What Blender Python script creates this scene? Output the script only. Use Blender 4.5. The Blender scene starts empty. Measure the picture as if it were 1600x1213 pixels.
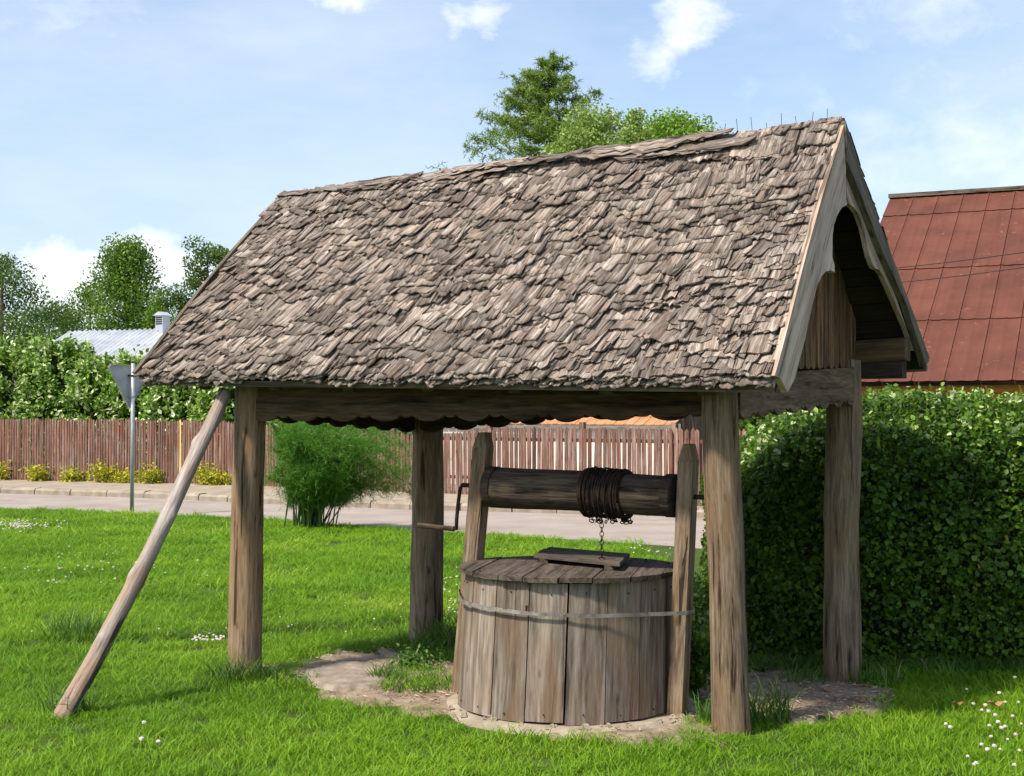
import bpy, math, random
import numpy as np
from mathutils import Vector, noise

random.seed(7); RS = np.random.RandomState(7)
scn = bpy.context.scene
COL = scn.collection
PI = math.pi
R = math.radians

# ------------------------------------------------------------------ camera, light, exposure
EYE = 1.65; FPX = 2200.0; PITCH = math.atan(48.5 / FPX)
cam_d = bpy.data.cameras.new('camera'); cam = bpy.data.objects.new('camera', cam_d); COL.objects.link(cam)
cam.location = (0, 0, EYE); cam.rotation_euler = (PI / 2 + PITCH, 0, 0)
cam_d.sensor_width = 36.0; cam_d.lens = 36.0 * FPX / 1600.0; cam_d.clip_end = 2000; cam_d.clip_start = 0.1
scn.camera = cam

SUN_AZ = Vector((-0.80, -0.60, 0)).normalized(); SUN_EL = R(54)
sun_dir = Vector((SUN_AZ.x * math.cos(SUN_EL), SUN_AZ.y * math.cos(SUN_EL), math.sin(SUN_EL)))
sd = bpy.data.lights.new('sun', 'SUN'); sun = bpy.data.objects.new('sun', sd); COL.objects.link(sun)
sd.energy = 3.7; sd.angle = R(4.5); sd.color = (1.0, 0.91, 0.77)
sun.rotation_euler = (-sun_dir).to_track_quat('-Z', 'Y').to_euler()

vs = scn.view_settings
vs.view_transform = 'Standard'; vs.look = 'None'; vs.gamma = 1; vs.exposure = 0.70; vs.use_curve_mapping = False
try:
    scn.cycles.max_bounces = 8; scn.cycles.transparent_max_bounces = 8; scn.cycles.use_denoising = True
except Exception: pass

def ray(px, py):
    X = (px - 800) / FPX; Y = (606.5 - py) / FPX
    c, s = math.cos(PITCH), math.sin(PITCH)
    return Vector((X, c - s * Y, s + c * Y))
def at(px, py, d):
    r = ray(px, py); return Vector((0, 0, EYE)) + r * (d / r.y)
def gp(px, py, z=0.0):
    r = ray(px, py); return Vector((0, 0, EYE)) + r * ((z - EYE) / r.z)
def hit(px, py, p, n):
    r = ray(px, py); o = Vector((0, 0, EYE)); return o + r * ((p - o).dot(n) / r.dot(n))

# ------------------------------------------------------------------ world
W = bpy.data.worlds.new('World'); scn.world = W; W.use_nodes = True
nt = W.node_tree; N = nt.nodes; L = nt.links; N.clear()
wo = N.new('ShaderNodeOutputWorld'); bg = N.new('ShaderNodeBackground'); bg.inputs[1].default_value = 0.135
sky = N.new('ShaderNodeTexSky'); sky.sky_type = 'NISHITA'; sky.sun_disc = False
sky.sun_elevation = SUN_EL; sky.sun_rotation = math.atan2(SUN_AZ.x, SUN_AZ.y)
sky.air_density = 1.0; sky.dust_density = 1.6; sky.ozone_density = 1.2; sky.altitude = 100
tc = N.new('ShaderNodeTexCoord')
def vm(op, a=None, b=None):
    n = N.new('ShaderNodeVectorMath'); n.operation = op
    for i, v in enumerate((a, b)):
        if v is None: continue
        if isinstance(v, (tuple, list, Vector)): n.inputs[i].default_value = tuple(v)
        else: L.new(v, n.inputs[i])
    return n
def mt(op, a=None, b=None, c=None, clamp=False):
    n = N.new('ShaderNodeMath'); n.operation = op; n.use_clamp = clamp
    for i, v in enumerate((a, b, c)):
        if v is None: continue
        if isinstance(v, (int, float)): n.inputs[i].default_value = v
        else: L.new(v, n.inputs[i])
    return n.outputs[0]
nz = N.new('ShaderNodeTexNoise'); nz.inputs['Scale'].default_value = 26; nz.inputs['Detail'].default_value = 9; nz.inputs['Roughness'].default_value = 0.62
nz.inputs['Distortion'].default_value = 0.25
mpz = vm('MULTIPLY', tc.outputs['Generated'], (1.0, 1.0, 1.6)); L.new(mpz.outputs[0], nz.inputs['Vector'])
def cloud(px, py, rx, ry, soft, gain):
    c = ray(px, py).normalized()
    d = vm('SUBTRACT', tc.outputs['Generated'], c)
    e = vm('MULTIPLY', d.outputs[0], (FPX / rx, 1.0, FPX / ry))
    ln = vm('LENGTH', e.outputs[0])
    m = mt('SUBTRACT', 1.0, ln.outputs['Value'])
    m = mt('MULTIPLY', m, gain)
    nn = mt('MULTIPLY', mt('SUBTRACT', nz.outputs['Fac'], 0.5), soft)
    m = mt('ADD', m, nn, clamp=True)
    return m
clouds = [(150, 445, 135, 62, 3.2, 2.1), (225, 415, 85, 60, 3.2, 2.2), (85, 430, 60, 62, 3.2, 2.0), (290, 425, 70, 50, 3.2, 1.4),
          (545, 4, 70, 30, 2.8, 1.0), (740, 28, 52, 38, 2.6, 0.75), (1068, 38, 78, 58, 2.6, .9), (1030, 88, 46, 40, 2.4, 0.6),
          (1590, 230, 330, 150, 1.0, 0.42), (1480, 10, 200, 60, 1.2, 0.35), (60, 10, 260, 80, 1.0, 0.25), (1150, 300, 420, 120, 0.8, 0.22)]
tot = None
for c in clouds:
    m = cloud(*c); tot = m if tot is None else mt('MAXIMUM', tot, m)
# thin high cloud all over the sky
n2 = N.new('ShaderNodeTexNoise'); n2.inputs['Scale'].default_value = 3.0; n2.inputs['Detail'].default_value = 7; n2.inputs['Roughness'].default_value = 0.6
m2 = vm('MULTIPLY', tc.outputs['Generated'], (1, 1, 3.5)); L.new(m2.outputs[0], n2.inputs['Vector'])
cir = mt('MULTIPLY', mt('SUBTRACT', n2.outputs['Fac'], 0.36, clamp=True), 0.95, clamp=True)
tot = mt('MAXIMUM', tot, cir)
# pale haze near the horizon, the same all round
sep = N.new('ShaderNodeSeparateXYZ'); L.new(tc.outputs['Generated'], sep.inputs[0])
hz = mt('POWER', mt('SUBTRACT', 1.0, mt('ABSOLUTE', sep.outputs[2]), clamp=True), 7.0)
hmix = N.new('ShaderNodeMix'); hmix.data_type = 'RGBA'; L.new(mt('MULTIPLY', hz, 0.52), hmix.inputs['Factor'])
veil = N.new('ShaderNodeMix'); veil.data_type = 'RGBA'; veil.inputs['Factor'].default_value = 0.22
L.new(sky.outputs[0], veil.inputs[6]); veil.inputs[7].default_value = (2.8, 3.3, 4.1, 1)
L.new(veil.outputs[2], hmix.inputs[6]); hmix.inputs[7].default_value = (3.2, 3.85, 4.85, 1)
cmix = N.new('ShaderNodeMix'); cmix.data_type = 'RGBA'; L.new(tot, cmix.inputs['Factor'])
L.new(hmix.outputs[2], cmix.inputs[6]); cmix.inputs[7].default_value = (5.3, 5.5, 5.85, 1)
L.new(cmix.outputs[2], bg.inputs[0]); L.new(bg.outputs[0], wo.inputs[0])

# ------------------------------------------------------------------ helpers
ORG = {}
def tag(o, label=None, cat=None, group=None, kind=None):
    if label: o['label'] = label
    if cat: o['category'] = cat
    if group: o['group'] = group
    if kind: o['kind'] = kind
    return o
def empty(name, loc, label=None, cat=None, group=None):
    o = bpy.data.objects.new(name, None); COL.objects.link(o); o.location = loc
    o.empty_display_size = 0.1
    ORG[o.name] = Vector(loc); return tag(o, label, cat, group)
def mk(name, V, F, mat, parent=None, gc=None, smooth=False, label=None, cat=None, group=None, kind=None, org=None, link=True):
    """V: (n,3) world coordinates, F: faces (list or (m,k) array)"""
    V = np.asarray(V, dtype=np.float64).reshape(-1, 3)
    o3 = np.array(org if org is not None else (ORG[parent.name] if parent else (0, 0, 0)), dtype=np.float64)
    me = bpy.data.meshes.new(name)
    if isinstance(F, np.ndarray):
        me.vertices.add(len(V)); me.vertices.foreach_set('co', (V - o3).astype(np.float32).ravel())
        k = F.shape[1]
        me.loops.add(F.size); me.loops.foreach_set('vertex_index', F.astype(np.int32).ravel())
        me.polygons.add(len(F)); me.polygons.foreach_set('loop_start', np.arange(0, F.size, k, dtype=np.int32))
        me.update(calc_edges=True)
    else:
        me.from_pydata([tuple(v) for v in (V - o3)], [], [tuple(int(i) for i in f) for f in F]); me.update()
    if gc is not None:
        a = me.attributes.new('gc', 'FLOAT_VECTOR', 'POINT'); a.data.foreach_set('vector', np.asarray(gc, dtype=np.float32).ravel())
    if smooth: me.polygons.foreach_set('use_smooth', [True] * len(me.polygons))
    me.materials.append(mat)
    o = bpy.data.objects.new(name, me)
    if link: COL.objects.link(o)
    if parent: o.parent = parent
    else:
        if org is not None: o.location = org
    ORG[o.name] = Vector(o3)
    return tag(o, label, cat, group, kind)

class MB:
    def __init__(s): s.V = []; s.F = []; s.G = []
    def add(s, V, F, G=None):
        b = len(s.V); s.V += [tuple(v) for v in V]; s.F += [tuple(i + b for i in f) for f in F]
        s.G += [tuple(g) for g in (G if G is not None else V)]
    def box(s, c, ax, ay, az, hx, hy, hz, grain=2, top=None):
        """oriented box; grain = index of the axis the grain runs along; top = scale of the +az end"""
        V = []; G = []
        for k in (-1, 1):
            sc = (top if (top is not None and k == 1) else (1, 1))
            for j in (-1, 1):
                for i in (-1, 1):
                    V.append(c + ax * (i * hx * sc[0]) + ay * (j * hy * sc[1]) + az * (k * hz))
                    g = [i * hx, j * hy, k * hz]; gg = [g[(grain + 1) % 3], g[(grain + 2) % 3], g[grain]]; G.append(gg)
        s.add(V, [(0, 2, 3, 1), (4, 5, 7, 6), (0, 1, 5, 4), (1, 3, 7, 5), (3, 2, 6, 7), (2, 0, 4, 6)], G)
        return s
    def prism(s, pts, ext, e1, e2, o=None, bev=0.0):
        """outline pts (world, planar) extruded by vector ext; grain coords: e1 = across, e2 = along"""
        o = o or pts[0]; n = len(pts); en = ext.normalized() if ext.length else ext
        V = list(pts) + [p + ext for p in pts]
        G = [((p - o).dot(e1), (p - o).dot(en), (p - o).dot(e2)) for p in V]
        F = [tuple(range(n))[::-1], tuple(range(n, 2 * n))] + [(i, (i + 1) % n, n + (i + 1) % n, n + i) for i in range(n)]
        s.add(V, F, G); return s
    def tube(s, pts, rad, seg=8, cap=True):
        pts = [Vector(p) for p in pts]; n = len(pts)
        rads = rad if isinstance(rad, (list, tuple)) else [rad] * n
        V = []; G = []; up = None; run = 0
        for i, p in enumerate(pts):
            t = ((pts[min(i + 1, n - 1)] - pts[max(i - 1, 0)])).normalized()
            if up is None:
                up = Vector((0, 0, 1)) if abs(t.z) < 0.9 else Vector((1, 0, 0))
            a = t.cross(up).normalized(); up = a.cross(t).normalized()
            if i: run += (p - pts[i - 1]).length
            for j in range(seg):
                th = 2 * PI * j / seg; c, sn = math.cos(th) * rads[i], math.sin(th) * rads[i]
                V.append(p + a * c + up * sn); G.append((c, sn, run))
        F = [(i * seg + j, i * seg + (j + 1) % seg, (i + 1) * seg + (j + 1) % seg, (i + 1) * seg + j) for i in range(n - 1) for j in range(seg)]
        if cap: F += [tuple(range(seg))[::-1], tuple(range((n - 1) * seg, n * seg))]
        s.add(V, F, G); return s
    def build(s, name, mat, parent=None, **kw):
        return mk(name, s.V, s.F, mat, parent, gc=s.G, **kw)

def log(name, p0, p1, r0, r1, mat, parent=None, seed=0, rings=40, seg=22, rough=0.05, bend=0.0, knots=(), flat=0.0, **kw):
    """round timber with uneven girth, checks (long cracks) and knots; grain along it"""
    p0, p1 = Vector(p0), Vector(p1); ax = (p1 - p0); ln = ax.length; ax.normalize()
    a = ax.cross(Vector((0.13, 1, 0.21))).normalized(); b = ax.cross(a).normalized()
    V = []; G = []; so = seed * 7.31
    cracks = [(random.Random(seed * 13 + k).uniform(0, 2 * PI), random.Random(seed * 17 + k).uniform(0.1, 0.9), random.Random(seed * 5 + k).uniform(0.15, 0.5)) for k in range(5)]
    for i in range(rings + 1):
        t = i / rings; z = t * ln; r = r0 + (r1 - r0) * t
        off = a * (bend * math.sin(PI * t) + 0.012 * noise.noise(Vector((so, z * 1.4, 0)))) + b * 0.012 * noise.noise(Vector((so + 9, z * 1.4, 3)))
        for j in range(seg):
            th = 2 * PI * j / seg; c, sn = math.cos(th), math.sin(th)
            rr = r * (1 + rough * 1.6 * noise.noise(Vector((c * 0.9 + so, sn * 0.9, z * 1.1))) + rough * 0.6 * noise.noise(Vector((c * 3 + so, sn * 3, z * 3.5))))
            for (cth, cz, cl) in cracks:
                dth = (th - cth - 0.15 * math.sin(z * 2) + PI) % (2 * PI) - PI
                if abs(dth) < PI / seg * 1.01 and abs(t - cz) < cl: rr -= 0.05 * r
            for (kz, kth, kh) in knots:
                dth = (th - kth + PI) % (2 * PI) - PI
                rr += kh * math.exp(-((z - kz) / 0.05) ** 2 - (dth / 0.5) ** 2)
            V.append(p0 + ax * z + off + (a * c + b * sn) * rr); G.append((c * rr + so, sn * rr, z))
    F = [(i * seg + j, i * seg + (j + 1) % seg, (i + 1) * seg + (j + 1) % seg, (i + 1) * seg + j) for i in range(rings) for j in range(seg)]
    F += [tuple(range(seg))[::-1], tuple(range(rings * seg, (rings + 1) * seg))]
    return mk(name, V, F, mat, parent, gc=G, smooth=True, **kw)

# ------------------------------------------------------------------ materials
def newmat(name):
    m = bpy.data.materials.new(name); m.use_nodes = True; n = m.node_tree.nodes; n.clear()
    out = n.new('ShaderNodeOutputMaterial'); return m, n, m.node_tree.links, out
class NG:
    def __init__(s, n, l): s.n = n; s.l = l
    def node(s, t, **kw):
        x = s.n.new(t)
        for k, v in kw.items(): setattr(x, k, v)
        return x
    def put(s, sock, v):
        if v is None: return
        if hasattr(v, 'is_output'): s.l.new(v, sock)
        else: sock.default_value = v
    def math(s, op, a, b=None, c=None, clamp=False):
        x = s.node('ShaderNodeMath', operation=op, use_clamp=clamp)
        for i, v in enumerate((a, b, c)): s.put(x.inputs[i], v)
        return x.outputs[0]
    def vmath(s, op, a, b=None):
        x = s.node('ShaderNodeVectorMath', operation=op)
        s.put(x.inputs[0], a); s.put(x.inputs[1], b); return x.outputs[0]
    def noise(s, vec, scale, detail=4, rough=0.55, dist=0.0):
        x = s.node('ShaderNodeTexNoise'); s.put(x.inputs['Vector'], vec)
        x.inputs['Scale'].default_value = scale; x.inputs['Detail'].default_value = detail; x.inputs['Roughness'].default_value = rough; x.inputs['Distortion'].default_value = dist
        return x.outputs['Fac']
    def ramp(s, f, stops):
        x = s.node('ShaderNodeValToRGB'); s.put(x.inputs[0], f); e = x.color_ramp.elements
        while len(e) < len(stops): e.new(0.5)
        for q, (p, c) in zip(e, stops): q.position = p; q.color = (c[0], c[1], c[2], 1) if hasattr(c, '__len__') else (c, c, c, 1)
        return x.outputs[0]
    def mix(s, f, a, b, mode='MIX'):
        x = s.node('ShaderNodeMix', data_type='RGBA', blend_type=mode); s.put(x.inputs[0], f); s.put(x.inputs[6], a); s.put(x.inputs[7], b); return x.outputs[2]
    def bump(s, h, strength, dist):
        x = s.node('ShaderNodeBump'); x.inputs['Strength'].default_value = strength; x.inputs['Distance'].default_value = dist; s.put(x.inputs['Height'], h); return x.outputs[0]

def c4(c): return (c[0], c[1], c[2], 1.0)
def wood(name, dark, mid, light, stain=None, stain_amt=0.3, scale=1.0, crack=0.7, bump=0.5, vary=0.25, end_h=None, rough=0.88):
    m, n, l, out = newmat(name); g = NG(n, l)
    at_ = g.node('ShaderNodeAttribute', attribute_name='gc'); oi = g.node('ShaderNodeObjectInfo'); geo = g.node('ShaderNodeNewGeometry')
    rnd = g.math('FRACT', g.math('ADD', oi.outputs['Random'], geo.outputs['Random Per Island']))
    offv = g.vmath('SCALE', (13.1, 7.7, 5.3)); offv.node.inputs[3].default_value = 1; l.new(rnd, offv.node.inputs[3])
    v = g.vmath('ADD', at_.outputs['Vector'], offv)
    vf = g.vmath('MULTIPLY', v, (60 * scale, 60 * scale, 4.5 * scale))
    vc = g.vmath('MULTIPLY', v, (22 * scale, 22 * scale, 1.5 * scale))
    vl = g.vmath('MULTIPLY', v, (5, 5, 1.6))
    fine = g.noise(vf, 1.6, 6, 0.65, 0.3)
    mid_n = g.noise(vc, 1.0, 5, 0.6, 0.6)
    low = g.noise(vl, 1.0, 4, 0.6, 0.4)
    f = g.math('ADD', g.math('MULTIPLY', fine, 0.45), g.math('MULTIPLY', mid_n, 0.55))
    col = g.ramp(f, [(0.39, dark), (0.5, mid), (0.61, light)])
    if stain: col = g.mix(g.math('MULTIPLY', g.ramp(low, [(0.44, 0.0), (0.62, 1.0)]), stain_amt), col, c4(stain))
    ck = g.ramp(mid_n, [(0.35, 1.0), (0.395, 0.0)])
    col = g.mix(g.math('MULTIPLY', ck, crack), col, c4([x * 0.25 for x in dark]))
    # knots
    vk = g.vmath('MULTIPLY', v, (7, 7, 3.0)); vo = g.node('ShaderNodeTexVoronoi'); l.new(vk, vo.inputs['Vector']); vo.inputs['Scale'].default_value = 1.0
    kn = g.ramp(vo.outputs['Distance'], [(0.06, 1.0), (0.13, 0.0)])
    col = g.mix(g.math('MULTIPLY', kn, 0.7), col, c4([x * 0.5 for x in dark]))
    hv = g.node('ShaderNodeHueSaturation'); l.new(col, hv.inputs['Color'])
    l.new(g.math('ADD', 1 - vary, g.math('MULTIPLY', rnd, 2 * vary)), hv.inputs['Value'])
    hh = g.math('SUBTRACT', g.math('ADD', g.math('MULTIPLY', fine, 0.5), mid_n), g.math('MULTIPLY', ck, 0.8))
    b = g.node('ShaderNodeBsdfPrincipled'); l.new(hv.outputs[0], b.inputs['Base Color']); b.inputs['Roughness'].default_value = rough
    b.inputs['Specular IOR Level'].default_value = 0.25
    l.new(g.bump(hh, bump, 0.012), b.inputs['Normal']); l.new(b.outputs[0], out.inputs[0])
    return m
def plain(name, c1, c2, scale=6, rough=0.8, metal=0.0, bump=0.2, bscale=40, spots=None, spot_thr=0.62, coord='Object'):
    m, n, l, out = newmat(name); g = NG(n, l)
    t = g.node('ShaderNodeTexCoord').outputs[coord]
    f = g.noise(t, scale, 6, 0.6)
    col = g.ramp(f, [(0.35, c1), (0.65, c2)])
    if spots:
        sp = g.noise(t, scale * 3.1, 5, 0.7)
        col = g.mix(g.ramp(sp, [(spot_thr, 0.0), (spot_thr + 0.05, 1.0)]), col, c4(spots))
    b = g.node('ShaderNodeBsdfPrincipled'); l.new(col, b.inputs['Base Color']); b.inputs['Roughness'].default_value = rough; b.inputs['Metallic'].default_value = metal
    b.inputs['Specular IOR Level'].default_value = 0.3
    l.new(g.bump(g.noise(t, bscale, 6, 0.6), bump, 0.01), b.inputs['Normal']); l.new(b.outputs[0], out.inputs[0])
    return m
def leafm(name, stops, trans=0.35, rough=0.5, low=None, lowscale=1.2):
    m, n, l, out = newmat(name); g = NG(n, l)
    geo = g.node('ShaderNodeNewGeometry'); oi = g.node('ShaderNodeObjectInfo')
    rnd = g.math('FRACT', g.math('ADD', oi.outputs['Random'], geo.outputs['Random Per Island']))
    if low:
        t = g.node('ShaderNodeTexCoord').outputs['Object']
        ln = g.noise(geo.outputs['Position'], lowscale, 3, 0.5)
        rnd = g.math('ADD', g.math('MULTIPLY', rnd, 1 - low), g.math('MULTIPLY', g.ramp(ln, [(0.35, 0.0), (0.65, 1.0)]), low))
    col = g.ramp(rnd, stops)
    b = g.node('ShaderNodeBsdfPrincipled'); l.new(col, b.inputs['Base Color']); b.inputs['Roughness'].default_value = rough; b.inputs['Specular IOR Level'].default_value = 0.25
    tr = g.node('ShaderNodeBsdfTranslucent'); l.new(g.mix(0.5, col, (0.25, 0.42, 0.05, 1), 'MIX'), tr.inputs[0])
    mx = g.node('ShaderNodeMixShader'); mx.inputs[0].default_value = trans; l.new(b.outputs[0], mx.inputs[1]); l.new(tr.outputs[0], mx.inputs[2]); l.new(mx.outputs[0], out.inputs[0])
    return m

M = {}
M['shingle'] = wood('shingle_wood', (0.040, 0.030, 0.024), (0.180, 0.148, 0.124), (0.41, 0.355, 0.31), stain=(0.24, 0.140, 0.085), stain_amt=0.22, scale=1.5, crack=1.0, bump=1.0, vary=0.40)
M['post'] = wood('post_wood', (0.070, 0.047, 0.030), (0.175, 0.125, 0.083), (0.30, 0.23, 0.162), stain=(0.28, 0.165, 0.075), stain_amt=0.45, scale=1.0, crack=0.8, bump=0.8, vary=0.08)
M['pole'] = wood('pole_wood', (0.19, 0.155, 0.135), (0.32, 0.28, 0.25), (0.46, 0.41, 0.375), stain=(0.29, 0.165, 0.09), stain_amt=0.6, scale=0.8, crack=0.9, bump=0.9, vary=0.0)
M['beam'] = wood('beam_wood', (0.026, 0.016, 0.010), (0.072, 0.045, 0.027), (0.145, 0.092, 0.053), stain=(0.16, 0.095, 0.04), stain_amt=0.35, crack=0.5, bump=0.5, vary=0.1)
M['fascia'] = wood('fascia_wood', (0.055, 0.036, 0.023), (0.135, 0.090, 0.057), (0.23, 0.162, 0.108), stain=(0.09, 0.062, 0.04), stain_amt=0.6, crack=0.5, bump=0.5, vary=0.1)
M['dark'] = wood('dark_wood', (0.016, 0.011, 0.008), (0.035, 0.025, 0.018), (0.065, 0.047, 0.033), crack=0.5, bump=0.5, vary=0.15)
M['barge'] = wood('bargeboard_wood', (0.25, 0.180, 0.135), (0.44, 0.335, 0.262), (0.58, 0.455, 0.37), stain=(0.26, 0.18, 0.125), stain_amt=0.4, scale=0.8, crack=0.6, bump=0.5, vary=0.06)
M['verge'] = wood('verge_wood', (0.065, 0.05, 0.037), (0.14, 0.112, 0.085), (0.23, 0.19, 0.15), stain=(0.10, 0.09, 0.055), stain_amt=0.4, crack=0.5, bump=0.5, vary=0.1)
M['infill'] = wood('infill_wood', (0.045, 0.024, 0.014), (0.125, 0.062, 0.030), (0.27, 0.14, 0.062), stain=(0.12, 0.085, 0.06), stain_amt=0.5, crack=0.4, bump=0.4, vary=0.28)
M['stave'] = wood('stave_wood', (0.080, 0.062, 0.048), (0.185, 0.150, 0.120), (0.32, 0.272, 0.228), stain=(0.18, 0.108, 0.058), stain_amt=0.6, scale=0.75, crack=0.4, bump=0.4, vary=0.14)
M['lid'] = wood('lid_wood', (0.035, 0.026, 0.020), (0.080, 0.062, 0.048), (0.135, 0.108, 0.086), crack=0.5, bump=0.5, vary=0.12)
M['drum'] = wood('drum_wood', (0.018, 0.012, 0.008), (0.055, 0.039, 0.027), (0.12, 0.085, 0.058), crack=0.6, bump=0.7, vary=0.05)
M['picket'] = wood('picket_wood', (0.085, 0.048, 0.036), (0.185, 0.115, 0.090), (0.31, 0.225, 0.185), stain=(0.21, 0.075, 0.045), stain_amt=0.6, scale=0.5, crack=0.35, bump=0.3, vary=0.24)
M['picket_new'] = wood('new_picket_wood', (0.55, 0.36, 0.12), (0.66, 0.45, 0.17), (0.75, 0.55, 0.24), crack=0.1, bump=0.2, vary=0.05)
M['rust'] = plain('rusty_iron', (0.020, 0.013, 0.010), (0.060, 0.034, 0.023), 30, 0.75, 0.5, 0.4, 120)
M['zinc'] = plain('galvanised_steel', (0.17, 0.15, 0.13), (0.40, 0.37, 0.34), 9, 0.5, 0.4, 0.15, 60, spots=(0.14, 0.075, 0.045), spot_thr=0.58)
M['signback'] = plain('sign_steel', (0.33, 0.35, 0.37), (0.43, 0.45, 0.47), 8, 0.55, 0.35, 0.05, 60)
M['dirt'] = plain('trodden_dirt', (0.17, 0.122, 0.082), (0.33, 0.26, 0.19), 7, 0.95, 0, 1.0, 70, spots=(0.36, 0.30, 0.225), spot_thr=0.60)
M['stone'] = plain('pale_concrete', (0.25, 0.205, 0.15), (0.40, 0.34, 0.26), 7, 0.95, 0, 0.8, 60, spots=(0.20, 0.155, 0.11), spot_thr=0.58)
M['slab'] = plain('sunk_slab', (0.20, 0.16, 0.125), (0.35, 0.29, 0.23), 9, 0.95, 0, 0.8, 50, spots=(0.33, 0.28, 0.22), spot_thr=0.62)
M['road'] = plain('worn_asphalt', (0.27, 0.225, 0.195), (0.35, 0.30, 0.265), 0.9, 0.95, 0, 0.4, 90, spots=(0.21, 0.175, 0.15), spot_thr=0.66)
M['pave'] = plain('sandy_pavement', (0.25, 0.205, 0.15), (0.37, 0.31, 0.235), 2.2, 0.95, 0, 0.5, 40, spots=(0.22, 0.24, 0.10), spot_thr=0.62)
M['kerb'] = plain('kerb_stone', (0.22, 0.185, 0.14), (0.36, 0.305, 0.24), 3, 0.92, 0, 0.5, 30)
M['soil'] = plain('lawn_soil', (0.035, 0.055, 0.008), (0.06, 0.095, 0.012), 3, 1.0, 0, 0.8, 60, spots=(0.08, 0.075, 0.035), spot_thr=0.66)
M['redroof'] = plain('red_sheet_metal', (0.092, 0.029, 0.017), (0.140, 0.046, 0.027), 1.4, 0.75, 0.0, 0.15, 14, spots=(0.20, 0.075, 0.05), spot_thr=0.62)
M['ochre'] = wood('ochre_planks', (0.22, 0.11, 0.02), (0.33, 0.18, 0.035), (0.40, 0.23, 0.05), crack=0.2, bump=0.2, vary=0.08)
M['tin'] = plain('tin_roof', (0.40, 0.43, 0.47), (0.60, 0.62, 0.66), 1.3, 0.45, 0.3, 0.1, 20, spots=(0.33, 0.20, 0.12), spot_thr=0.63)
M['orange'] = plain('orange_tile', (0.38, 0.165, 0.075), (0.50, 0.25, 0.12), 5, 0.85, 0, 0.3, 30)
M['white'] = plain('white_render', (0.62, 0.58, 0.53), (0.74, 0.70, 0.65), 2, 0.9, 0, 0.2, 20)
M['greywood'] = wood('grey_planks', (0.12, 0.11, 0.10), (0.20, 0.185, 0.17), (0.28, 0.26, 0.24), crack=0.4, vary=0.15)
M['bark'] = plain('bark', (0.06, 0.045, 0.032), (0.14, 0.11, 0.08), 12, 0.95, 0, 0.8, 30)
M['cable'] = plain('cable_rubber', (0.03, 0.025, 0.022), (0.05, 0.04, 0.035), 12, 0.7)
M['flower'] = plain('clover_petal', (0.42, 0.36, 0.29), (0.72, 0.68, 0.62), 60, 0.8, coord='Object')
M['litter'] = leafm('dry_litter', [(0.0, (0.08, 0.05, 0.03)), (0.5, (0.26, 0.18, 0.10)), (1.0, (0.50, 0.42, 0.32))], 0.0, 0.9)
M['deadleaf'] = plain('dead_leaf', (0.30, 0.14, 0.06), (0.46, 0.25, 0.12), 30, 0.8)
G0 = (0.022, 0.060, 0.008)
M['grass'] = leafm('grass_blade', [(0.0, (0.050, 0.130, 0.004)), (0.3, (0.120, 0.265, 0.007)), (0.7, (0.205, 0.375, 0.012)), (0.93, (0.30, 0.44, 0.03)), (1.0, (0.52, 0.45, 0.15))], 0.35, 0.55, low=0.45, lowscale=0.55)
M['weed'] = leafm('weed_leaf', [(0.0, (0.035, 0.10, 0.012)), (0.6, (0.07, 0.17, 0.022)), (0.9, (0.14, 0.24, 0.04)), (1.0, (0.36, 0.32, 0.14))], 0.3, 0.55)
M['hedge'] = leafm('hedge_leaf', [(0.0, (0.018, 0.048, 0.005)), (0.45, (0.048, 0.110, 0.009)), (0.85, (0.105, 0.20, 0.017)), (0.965, (0.17, 0.25, 0.03)), (1.0, (0.42, 0.32, 0.09))], 0.28, 0.45, low=0.25, lowscale=2.2)
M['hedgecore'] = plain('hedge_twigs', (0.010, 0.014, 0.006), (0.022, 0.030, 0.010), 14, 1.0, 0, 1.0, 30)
M['shrub'] = leafm('shrub_leaf', [(0.0, (0.070, 0.170, 0.010)), (0.4, (0.15, 0.30, 0.022)), (0.6, (0.34, 0.48, 0.11)), (0.8, (0.60, 0.68, 0.36)), (1.0, (0.82, 0.84, 0.60))], 0.3, 0.45, low=0.2)
M['tree_a'] = leafm('tree_leaf_mid', [(0.0, (0.06, 0.13, 0.015)), (0.6, (0.13, 0.235, 0.028)), (1.0, (0.27, 0.38, 0.07))], 0.3, low=0.3, lowscale=0.6)
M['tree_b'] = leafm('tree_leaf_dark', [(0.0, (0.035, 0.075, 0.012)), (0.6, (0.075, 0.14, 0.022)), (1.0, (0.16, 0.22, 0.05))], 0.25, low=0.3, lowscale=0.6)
M['larch'] = leafm('larch_needle', [(0.0, (0.09, 0.16, 0.03)), (0.6, (0.18, 0.28, 0.05)), (1.0, (0.33, 0.42, 0.09))], 0.3)
M['birch'] = leafm('birch_leaf', [(0.0, (0.14, 0.23, 0.04)), (0.6, (0.29, 0.40, 0.09)), (1.0, (0.50, 0.58, 0.22))], 0.35)
M['maple'] = leafm('maple_leaf', [(0.0, (0.10, 0.21, 0.015)), (0.6, (0.20, 0.35, 0.025)), (1.0, (0.32, 0.46, 0.05))], 0.35)
M['feather'] = leafm('asparagus_fern', [(0.0, (0.030, 0.12, 0.010)), (0.7, (0.075, 0.22, 0.016)), (0.95, (0.13, 0.29, 0.025)), (1.0, (0.28, 0.34, 0.06))], 0.3)
M['yweed'] = leafm('yellow_weed', [(0.0, (0.16, 0.27, 0.02)), (0.45, (0.42, 0.43, 0.035)), (1.0, (0.68, 0.50, 0.05))], 0.3)

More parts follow.
